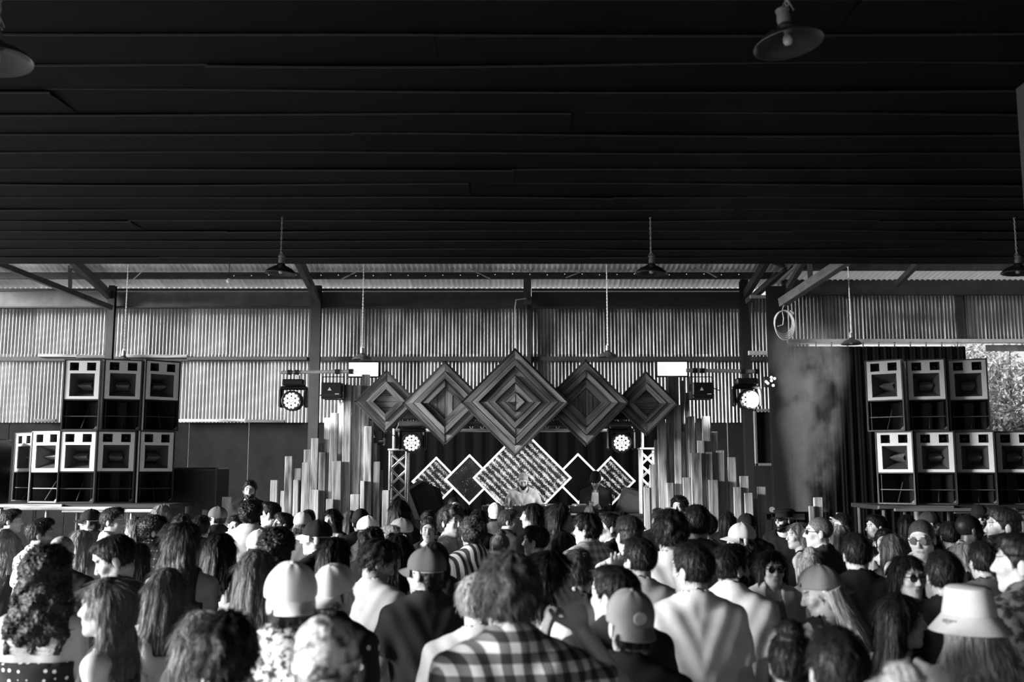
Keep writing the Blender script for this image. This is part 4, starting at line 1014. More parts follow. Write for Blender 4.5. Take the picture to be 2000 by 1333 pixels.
# --- hair and hats in head space (face towards -y, origin at the head's middle)
HAIR = {}
def strands(me, typ, hat=False):
    """loose locks grown over the hair's surface so that its edge is not a smooth shell"""
    nv = len(me.vertices); co = np.zeros(nv*3, np.float32); me.vertices.foreach_get('co', co); co = co.reshape(-1, 3)
    nr = np.zeros(nv*3, np.float32); me.vertex_normals.foreach_get('vector', nr); nr = nr.reshape(-1, 3)
    nq = len(me.polygons); li = np.zeros(nq*4, np.int32); me.loops.foreach_get('vertex_index', li)
    curl = typ in ('curly', 'afro', 'long_curly'); lng = typ in ('long', 'long_wavy', 'pony', 'bob')
    n = {'buzz': 0, 'fade': 1500, 'long_curly': 5200}.get(typ, 4200 if lng else 3000)
    if n == 0 or nv < 50: return me
    rg = np.random.default_rng(len(typ)*7+nv); ix = rg.integers(0, nv, n); ix = ix[(nr[ix, 1] > -.75) | (co[ix, 2] > .07)]
    if hat: ix = ix[co[ix, 2] < -.015]
    n = len(ix); p = co[ix]; nn = nr[ix]
    if lng: d = np.tile([0, .0, -1.], (n, 1)); w = np.clip((p[:, 2]-.02)/.09, 0, 1)[:, None]; d = d*(1-w)+w*((p-np.array((0, .0, .14)))*np.array((1, 1, .2)))/.1
    elif curl: d = rg.normal(0, 1, (n, 3))
    else: d = p-np.array((0, .05, .13)); d[:, 2] *= .7
    d = d-nn*(d*nn).sum(1)[:, None]; d /= np.linalg.norm(d, axis=1)[:, None]+1e-6
    d += nn*(rg.uniform(.02, .16, (n, 1)) if lng else rg.uniform(.1, .55, (n, 1)) if not curl else .5)+rg.normal(0, .10 if lng else .22, (n, 3))
    L = rg.uniform(.05, .12, (n, 1)) if lng else rg.uniform(.015, .038, (n, 1)) if typ != 'messy' else rg.uniform(.025, .05, (n, 1))
    sd_ = np.cross(d, nn+rg.normal(0, .25, (n, 3))); sd_ /= np.linalg.norm(sd_, axis=1)[:, None]+1e-6
    K = 4; rows = []; cur = p-nn*.002; dd = d.copy(); w0 = .0016 if not lng else .0019
    ax_ = rg.normal(0, 1, (n, 3))
    for k in range(K):
        wk = w0*(1-k/(K-.4)); rows += [cur+sd_*wk, cur-sd_*wk]
        cur = cur+dd*L/K
        if curl: dd = dd+np.cross(ax_, dd)*.7; dd /= np.linalg.norm(dd, axis=1)[:, None]+1e-6
        elif lng: dd = dd+np.array((0, 0, -.12))
        else: dd = dd+np.array((0, 0, -.22))-nn*.12
    S = np.stack(rows, 1).reshape(-1, 3); base = nv+np.arange(n)[:, None, None]*2*K
    q = np.stack([np.array([2*k, 2*k+1, 2*k+3, 2*k+2]) for k in range(K-1)])[None]+base
    q = np.concatenate([li.reshape(-1, 4), q.reshape(-1, 4).astype(np.int32)]); V = np.concatenate([co, S.astype(np.float32)])
    m2 = bpy.data.meshes.new('hair'); m2.vertices.add(len(V)); m2.loops.add(len(q)*4); m2.polygons.add(len(q))
    m2.vertices.foreach_set('co', V.astype(np.float32).ravel()); m2.loops.foreach_set('vertex_index', q.astype(np.int32).ravel())
    m2.polygons.foreach_set('loop_start', np.arange(0, len(q)*4, 4, dtype=np.int32)); m2.polygons.foreach_set('loop_total', np.full(len(q), 4, np.int32))
    m2.update(calc_edges=True); m2.shade_smooth(); bpy.data.meshes.remove(me); return m2
def hair_mesh(typ, hat=False):
    if (typ, hat) in HAIR: return HAIR[(typ, hat)]
    long_ = typ.startswith('long') or typ in ('pony',)
    st = .0065 if not long_ else .0072
    v = Vol(axis(-.19, .19, st), axis(-.16, .22, st), axis(-.55 if long_ else -.16, .22, st)); X, Y, Z = v.grid()
    cr = ((0, .018, .035), (.076, .096, .084))
    off = {'short': .013, 'fade': .016, 'messy': .026, 'curly': .030, 'afro': .05, 'buzz': .005, 'long': .015, 'long_wavy': .020, 'long_curly': .030, 'bun': .012, 'pony': .012, 'slick': .011, 'bob': .017, 'under': .006}[typ]
    v.ell(*cr, 0, inf=off)
    if typ in ('short', 'fade', 'messy', 'slick'):
        v.ell((0, -.035, .105), (.058, .05, .026 if typ != 'messy' else .04), .03)
    if typ == 'fade': v.clip(np.where(Z < .045, .06, 0)+np.abs(X)*0-.05+np.where(Z < .045, np.sqrt((X/.079)**2+((Y-.018)/.099)**2)*.5-.515, 0))
    if typ in ('long', 'long_wavy', 'long_curly'):
        w = {'long': 1., 'long_wavy': 1.15, 'long_curly': 1.2}[typ]
        for x in (-.07, -.035, 0, .035, .07):
            v.cone((x, .085-abs(x)*.5, .03), (x*1.25*w, .105-abs(x)*.3, -.22), .034, .036*w, .03); v.cone((x*1.25*w, .105-abs(x)*.3, -.22), (x*1.35*w, .10, -.42 if typ != 'long_curly' else -.31), .036*w, .020*w, .03)
        for sg in (-1, 1): v.cone((sg*.078, .035, .03), (sg*.098*w, .045, -.20), .026, .028*w, .03); v.cone((sg*.098*w, .045, -.20), (sg*.10*w, .05, -.33), .028*w, .014, .03)
    if typ == 'bob':
        for x in (-.07, -.035, 0, .035, .07): v.cone((x, .085-abs(x)*.5, .03), (x*1.15, .085-abs(x)*.3, -.13), .034, .022, .03)
        for sg in (-1, 1): v.cone((sg*.078, .03, .03), (sg*.088, .01, -.12), .026, .016, .03)
    if typ == 'bun': v.ell((0, .055, .135), (.048, .045, .042), .015)
    if typ == 'pony':
        v.ell((0, .125, .055), (.03, .03, .03), .01); v.cone((0, .135, .05), (0, .165, -.10), .03, .038, .02); v.cone((0, .165, -.10), (.01, .13, -.36), .038, .012, .02)
    if typ == 'under': v.cone((-.05, .075, -.04), (.05, .075, -.04), .03, .03, .02)
    th = np.arctan2(X, Y-.02+1e-6)
    if typ in ('curly', 'afro', 'long_curly'):
        a = .0075 if typ != 'long_curly' else .008
        v.V += (a*np.sin(X*190+2*np.sin(Z*70))*np.sin(Y*180+2*np.sin(X*60))*np.cos(Z*170+1.5*np.sin(Y*80))+.008*np.sin(X*60+1)*np.sin(Z*55+Y*30)).astype(np.float32)
    elif typ in ('messy',): v.V += (.004*np.sin(th*11+Z*35+2*np.sin(Z*40))+.003*np.sin(X*75+Y*60)*np.sin(Z*70)).astype(np.float32)
    elif typ in ('long', 'bob', 'pony'): v.V += (.0012*np.sin(th*34+3*np.sin(Z*9))+.0022*np.sin(th*11+Z*7)).astype(np.float32)
    elif typ == 'long_wavy': v.V += (.0022*np.sin(th*24+2.2*np.sin(Z*26))+.005*np.sin(Z*42+th*3)).astype(np.float32)
    elif typ != 'buzz': v.V += (.0012*np.sin(th*22+Z*50)+.0012*np.sin(X*130)*np.sin(Z*120+Y*90)).astype(np.float32)
    # open the face, the ears and the nape
    if typ in ('long', 'long_wavy', 'long_curly', 'bob'):
        v.clip((-.070+.42*(.085-Z)-Y)*.9 - np.where(Z > .085, .05, 0)); v.ell((0, -.075, -.03), (.062, .085, .105), .01, op=-1)
    else:
        k = .75; v.clip((-.080+k*(.082-Z)-Y)*.8-np.where(Z > .08, .06, 0)); v.clip(-.075-Z+.25*np.maximum(0, .02-Y))
        for sg in (-1, 1): v.ell((sg*.095, .008, -.012), (.03, .026, .036), .008, op=-1)
    if hat: v.clip(Z-.012)
    me = strands(v.mesh('hair'), typ, hat); HAIR[(typ, hat)] = me; return me
def beard_mesh():
    if 'beard' in HAIR: return HAIR['beard']
    v = Vol(axis(-.1, .1, .006), axis(-.14, .06, .006), axis(-.17, .04, .006)); X, Y, Z = v.grid()
    v.ell((0, -.032, -.045), (.059, .060, .082), .02, inf=.010); v.cone((-.045, 0, -.055), (0, -.07, -.105), .03, .028, .02); v.cone((.045, 0, -.055), (0, -.07, -.105), .03, .028, .02)
    v.V += (.003*np.sin(X*160)*np.sin(Z*150+Y*90)).astype(np.float32)
    v.clip(Z+.032+.55*(-.02-Y)*0-np.clip((Y+.03)*.28, -.05, .04)); v.clip(Y-.02); v.ell((0, -.095, -.060), (.022, .03, .010), .004, op=-1)
    HAIR['beard'] = v.mesh('beard'); return HAIR['beard']
def hat_meshes(typ):
    if ('hat', typ) in HAIR: return HAIR[('hat', typ)]
    parts = []
    if typ in ('cap',):
        v = Vol(axis(-.13, .13, .0065), axis(-.14, .16, .0065), axis(0, .17, .0065)); X, Y, Z = v.grid()
        v.ell((0, .014, .040), (.092, .112, .100), 0); th = np.arctan2(X, Y-.014); v.V += (.0018*np.cos(th*6)).astype(np.float32)
        v.clip(.022+.10*(Y+.1)*-.25-Z); me = v.mesh('crown'); parts.append(('crown', me))
        nb, nr = 14, 5; vs = []
        for sidez in (0, .004):
            for i in range(nb+1):
                t = -1+2*i/nb; a = t*R(58)
                for j_ in range(nr+1):
                    f = j_/nr; x = .089*math.sin(a)*(1+.06*f); y = .014-.106*math.cos(a)-f*.078*math.cos(t*PI/2)**.6; z = .030+sidez-.020*f-.030*t*t*f
                    vs.append((x, y, z))
        n1 = (nb+1)*(nr+1); fs = []
        for s_ in (0, 1):
            for i in range(nb):
                for j_ in range(nr):
                    q = [s_*n1+i*(nr+1)+j_, s_*n1+(i+1)*(nr+1)+j_, s_*n1+(i+1)*(nr+1)+j_+1, s_*n1+i*(nr+1)+j_+1]; fs.append(tuple(q if s_ else q[::-1]))
        for i in range(nb): a0 = i*(nr+1)+nr; b0 = a0+nr+1; fs.append((a0, b0, n1+b0, n1+a0))
        parts.append(('brim', MB().add(vs, fs).mesh('brim', True)))
        parts.append(('button', MB().lathe([(.001, .146), (.007, .144), (.009, .139)], 10, (0, .014, 0)).mesh('button', True)))
    elif typ == 'bucket':
        parts.append(('crown', MB().lathe([(.001, .138), (.070, .136), (.084, .128), (.092, .075), (.100, .028), (.094, .028), (.001, .120)], 32, (0, .014, 0), 1.13).mesh('crown', True)))
        parts.append(('brim', MB().lathe([(.098, .030), (.112, .012), (.150, -.034), (.152, -.036), (.150, -.038), (.110, .006), (.096, .026)], 36, (0, .014, 0), 1.10).mesh('brim', True)))
    elif typ == 'beanie':
        v = Vol(axis(-.13, .13, .0065), axis(-.14, .16, .0065), axis(-.03, .19, .0065)); X, Y, Z = v.grid()
        v.ell((0, .022, .045), (.090, .112, .108), 0); th = np.arctan2(X, Y-.02); v.V += (.0012*np.sin(th*50)).astype(np.float32); v.clip(.02-.22*(Y+.0)-Z); parts.append(('knit', v.mesh('knit')))
        parts.append(('cuff', MB().lathe([(.091, -.008), (.097, -.004), (.097, .030), (.090, .034)], 30, (0, .022, .012), 1.22).mesh('cuff', True)))
    elif typ == 'captain':
        parts.append(('crown', MB().lathe([(.001, .135), (.075, .132), (.118, .112), (.120, .104), (.094, .075), (.090, .04), (.001, .04)], 30, (0, .014, 0), 1.1).mesh('crown', True)))
        parts.append(('band', MB().lathe([(.092, .038), (.094, .038), (.096, .070), (.092, .070)], 30, (0, .014, 0), 1.15).mesh('band', True)))
        parts.append(('brim', MB().box((0, -.115, .028), (.13, .06, .006), rot=(R(18), 0, 0), bev=.002).mesh('brim')))
    HAIR[('hat', typ)] = parts; return parts
def glasses_meshes():
    if 'gl' in HAIR: return HAIR['gl']
    ln_ = MB()
    L = [MB().lathe([(.001, -.103), (.020, -.101), (.024, -.097), (.020, -.096), (.001, -.098)], 18, (sg*.031, 0, .010), axis='y').mesh('lens', True) for sg in (-1, 1)]
    fr = MB().tube([(-.012, -.103, .016), (0, -.105, .019), (.012, -.103, .016)], .003, 6)
    fr2 = [MB().tube([(sg*.052, -.098, .016), (sg*.074, -.07, .016), (sg*.082, .01, .012)], .003, 6).mesh('temple') for sg in (-1, 1)]
    HAIR['gl'] = [('lens', L[0]), ('lens', L[1]), ('bridge', fr.mesh('bridge')), ('temple', fr2[0]), ('temple', fr2[1])]; return HAIR['gl']

# --- materials for people
def skin_mat(v, stub):
    key = ('skin', v, stub)
    if key in MATS: return MATS[key]
    m, nt, b = nmat('skin'); at = nd(nt, 'ShaderNodeAttribute', attribute_name='hp'); sx = nd(nt, 'ShaderNodeSeparateXYZ'); lk(nt, at.outputs['Vector'], sx.inputs[0])
    ax = mth(nt, 'ABSOLUTE', sx.outputs[0]); x, y, z = sx.outputs
    front = mth(nt, 'LESS_THAN', y, -.055)
    def el(px, cx, cz, rx, rz, soft=.35):
        d = mth(nt, 'ADD', mth(nt, 'POWER', mth(nt, 'DIVIDE', mth(nt, 'SUBTRACT', px, cx), rx), 2), mth(nt, 'POWER', mth(nt, 'DIVIDE', mth(nt, 'SUBTRACT', z, cz), rz), 2))
        mr = nd(nt, 'ShaderNodeMapRange'); lk(nt, d, mr.inputs[0]); mr.inputs[1].default_value = 1-soft; mr.inputs[2].default_value = 1+soft; mr.inputs[3].default_value = 1; mr.inputs[4].default_value = 0
        return mth(nt, 'MULTIPLY', mr.outputs[0], front)
    c = noise(nt, at.outputs['Vector'], 22, 3); col = ramp(nt, c, [(.3, v*.9), (.7, v*1.06)])
    col = mixc(nt, mth(nt, 'MULTIPLY', el(x, 0, -.060, .023, .009), .55), col, v*.35)
    col = mixc(nt, mth(nt, 'MULTIPLY', el(ax, .031, .035, .019, .0045), .8), col, .02)
    col = mixc(nt, el(ax, .031, .0105, .0125, .0055), col, .5)
    col = mixc(nt, el(ax, .031, .0105, .0055, .0058), col, .012)
    col = mixc(nt, mth(nt, 'MULTIPLY', el(ax, .031, .0165, .015, .0022), .8), col, .015)
    if stub:
        mr = nd(nt, 'ShaderNodeMapRange'); lk(nt, z, mr.inputs[0]); mr.inputs[1].default_value = -.03; mr.inputs[2].default_value = -.05; mr.inputs[4].default_value = stub
        inh = mth(nt, 'MULTIPLY', mth(nt, 'GREATER_THAN', z, -.125), mth(nt, 'LESS_THAN', y, .0))
        col = mixc(nt, mth(nt, 'MULTIPLY', mr.outputs[0], inh), col, .03)
    lk(nt, col, b.inputs['Base Color']); b.inputs['Roughness'].default_value = .48; b.inputs['Specular IOR Level'].default_value = .45
    MATS[key] = m; return m
def hair_mat(v, curl):
    key = ('hair', v, curl)
    if key in MATS: return MATS[key]
    m, nt, b = nmat('hair'); n = noise(nt, coords(nt, (70, 70, 70) if curl else (110, 110, 5)), 1., 3, .6); n2 = noise(nt, coords(nt, (16, 16, 4)), 1., 2)
    c = mixc(nt, 1., ramp(nt, n, [(.3, v*.45), (.55, v), (.75, v*1.6)]), ramp(nt, n2, [(.3, .6), (.7, 1.2)]), 'MULTIPLY'); lk(nt, c, b.inputs['Base Color'])
    b.inputs['Roughness'].default_value = .5; b.inputs['Specular IOR Level'].default_value = .22; bump(nt, b, n, .5, .004); MATS[key] = m; return m
SHADE = {'white': .80, 'light': .52, 'grey': .22, 'slate': .10, 'dark': .035, 'black': .010}
def fab(kind):
    key = ('fab', kind)
    if key in MATS: return MATS[key]
    m, nt, b = nmat('cloth_'+kind); b.inputs['Roughness'].default_value = .85; b.inputs['Specular IOR Level'].default_value = .2
    tc = coords(nt, (1, 1, 1)); sx = nd(nt, 'ShaderNodeSeparateXYZ'); lk(nt, tc, sx.inputs[0]); x, y, z = sx.outputs
    def st(a, per, duty): return mth(nt, 'LESS_THAN', mth(nt, 'FRACT', mth(nt, 'DIVIDE', a, per)), duty)
    fine = noise(nt, tc, 130, 2)
    if kind in SHADE:
        v = SHADE[kind]; col = ramp(nt, noise(nt, tc, 9, 3), [(.3, v*.86), (.7, v*1.08)])
    elif kind.startswith('plaid'):
        lo, md, hi = {'plaid_pale': (.25, .5, .8), 'plaid_dark': (.006, .03, .35), 'plaid': (.03, .16, .65)}[kind]
        xy = mth(nt, 'ADD', x, mth(nt, 'MULTIPLY', y, .7)); per = .062
        s = mth(nt, 'ADD', st(xy, per, .5 if kind != 'plaid_dark' else .12), st(z, per, .5 if kind != 'plaid_dark' else .12))
        col = ramp(nt, mth(nt, 'MULTIPLY', s, .5), [(.2, lo), (.5, md), (.9, hi)])
    elif kind == 'stripe': col = mixc(nt, st(mth(nt, 'ADD', z, mth(nt, 'MULTIPLY', x, .12)), .05, .5), .02, .6)
    elif kind == 'vstripe': col = mixc(nt, st(mth(nt, 'ADD', x, mth(nt, 'MULTIPLY', y, .7)), .05, .5), .05, .7)
    elif kind == 'dots':
        vo = nd(nt, 'ShaderNodeTexVoronoi'); vo.inputs['Scale'].default_value = 26; vo.inputs['Randomness'].default_value = .25; lk(nt, tc, vo.inputs[0])
        col = mixc(nt, mth(nt, 'LESS_THAN', vo.outputs[0], .22), .015, .7)
    elif kind in ('camo', 'mottle', 'floral'):
        sc_, lo, hi = {'camo': (26, .012, .10), 'mottle': (16, .06, .75), 'floral': (40, .03, .6)}[kind]
        col = ramp(nt, noise(nt, tc, sc_, 3), [(.42, lo), (.56, hi)])
    elif kind == 'print':   # white with a dark printed band across the chest
        band = mth(nt, 'MULTIPLY', mth(nt, 'LESS_THAN', mth(nt, 'ABSOLUTE', mth(nt, 'SUBTRACT', z, 1.22)), .035), mth(nt, 'LESS_THAN', mth(nt, 'ABSOLUTE', x), .12))
        g = mth(nt, 'GREATER_THAN', noise(nt, coords(nt, (60, 60, 18)), 1, 1), .47); col = mixc(nt, mth(nt, 'MULTIPLY', mth(nt, 'MULTIPLY', band, g), mth(nt, 'LESS_THAN', y, 0)), .78, .02)
    elif kind == 'pins':
        vo = nd(nt, 'ShaderNodeTexVoronoi'); vo.inputs['Scale'].default_value = 11; lk(nt, tc, vo.inputs[0]); col = mixc(nt, mth(nt, 'LESS_THAN', vo.outputs[0], .17), .010, .45)
    lk(nt, col, b.inputs['Base Color']); bump(nt, b, fine, .15, .003); MATS[key] = m; return m
TONE = {'p': .50, 'f': .40, 't': .26, 'b': .12, 'd': .05}
HV = {'k': .008, 'd': .018, 'b': .05, 'm': .11, 'l': .30, 'w': .5}
GROUP = 'people in the crowd'
def person(px, top, hpx, body, head, sex, look, pose, cloth, label, tone='f', pitch=0, extra='', D=None, base=0., roll=0, hat_fab=None, fine=None):
    """px, top: crown of the head; hpx: head height in the photograph; body/head: facing (0 camera, 90 +x, 180 stage)"""
    if fine is None: fine = hpx > 62
    hairspec = look.split('+'); hairtyp, hv = hairspec[0].split('.')
    yaw = (head-body+180) % 360-180; yaw = max(-70, min(70, round(yaw/35)*35)); body = head-yaw
    me = body_mesh(sex, pose, yaw, pitch, fine)
    hc = skel(pose)[2](HC); ztop = hc[2]+.118*math.cos(R(pitch))+.035*abs(math.sin(R(pitch)))+{'afro': .045, 'curly': .025, 'messy': .022, 'bun': .05}.get(hairtyp, .012)
    if len(hairspec) > 1: ztop = max(ztop, hc[2]+.15)
    # put the crown at the photograph's place
    rot = Matrix.Rotation(R(body), 3, 'Z'); c0 = rot @ Vector((hc[0], hc[1]+.015, 0))
    p = Pt(px, top, D); s = (p.z-base)/ztop
    o = bpy.data.objects.new('person', me); COL.objects.link(o); stub = .55 if 'stubble' in extra else 0
    if len(me.materials) == 0: me.materials.append(skin_mat(TONE['f'], 0))
    o.material_slots[0].link = 'OBJECT'; o.material_slots[0].material = skin_mat(TONE[tone], stub)
    o.location = (p.x-c0.x*s, D-c0.y*s, base); o.scale = (s, s, s); o.rotation_euler = (0, R(roll), R(body))
    tag(o, label, 'person', GROUP)
    ct, cf = cloth.split('.')
    if ct != 'none': 
        cm = cloth_mesh(sex, pose, ct, fine); ob(cm.name.split('.')[0], cm, fab(cf), o)
        if ct == 'jacket': ob('t_shirt', cloth_mesh(sex, pose, 'tee', fine), fab('light' if 'lightunder' in extra else 'grey'), o)
    ob('trousers', trousers_mesh(sex, POSES[pose][2]), fab(random.choice(['dark', 'slate', 'black', 'grey'])), o)
    for sg in (-1, 1): ob('shoe', shoe_mesh(), fab(random.choice(['light', 'dark', 'white'])), o, (sg*.105, 0, .0), (0, 0, R(sg*6)))
    Rm = head_R(yaw, pitch); eul = Matrix(Rm.tolist()).to_euler()
    if hairtyp != 'bald': ob('hair', hair_mesh(hairtyp, len(hairspec) > 1), hair_mat(HV[hv], hairtyp in ('curly', 'afro', 'long_curly', 'buzz', 'fade')), o, hc, eul)
    for a in hairspec[1:]:
        nm, sh_ = a.split('.'); back = nm.endswith('back'); nm = nm.replace('back', ''); lst = hat_meshes(nm); fm = fab(sh_)
        e2 = Matrix((Rm@np.array(Matrix.Rotation(R(-20 if back else 0), 3, 'X') @ Matrix.Rotation(PI if back else 0, 3, 'Z'))).tolist()).to_euler()
        crown = ob({'cap': 'cap', 'bucket': 'bucket_hat', 'beanie': 'beanie', 'captain': 'peaked_cap'}[nm], lst[0][1], fm, o, hc+(Rm@np.array((0, .012 if back else 0, 0))), e2)
        for pn, pm in lst[1:]: ob(pn, pm, fab('white') if ('whitebrim' in extra and pn == 'brim') else fm, crown)
        if back:
            MB().tube([(.04*math.cos(q*PI/10), .122-.012*math.sin(q*PI/10), .030+.030*math.sin(q*PI/10)) for q in range(11)], .005, 6).build('strap_opening', fab('dark' if sh_ != 'dark' else 'slate'), crown)
        if 'badge' in extra: MB().lathe([(.001, -.112), (.022, -.110), (.026, -.104), (.024, -.100)], 20, (0, .0, .075), axis='y').build('badge', fab('light'), crown)
    if 'beard' in extra: ob('beard', beard_mesh(), hair_mat(HV[hv if hv in 'kdb' else 'd'], True), o, hc, eul)
    if 'glass' in extra or 'shades' in extra:
        up = 'shadesup' in extra; g = None; gm = plain(.015, .06, 0, .1, 3, .9) if 'shades' in extra else plain(.12, .1, 0, .1, 3, .8)
        off_ = Rm@np.array((0, .028, .072)) if up else np.zeros(3)
        e3 = Matrix((Rm@np.array(Matrix.Rotation(R(-24), 3, 'X'))).tolist()).to_euler() if up else eul
        fr = ob('glasses', glasses_meshes()[2][1], plain(.02, .3), o, hc+off_, e3)
        for i, (pn, pm) in enumerate(glasses_meshes()):
            if i != 2: ob(pn, pm, gm if pn == 'lens' else plain(.02, .3), fr)
    return o
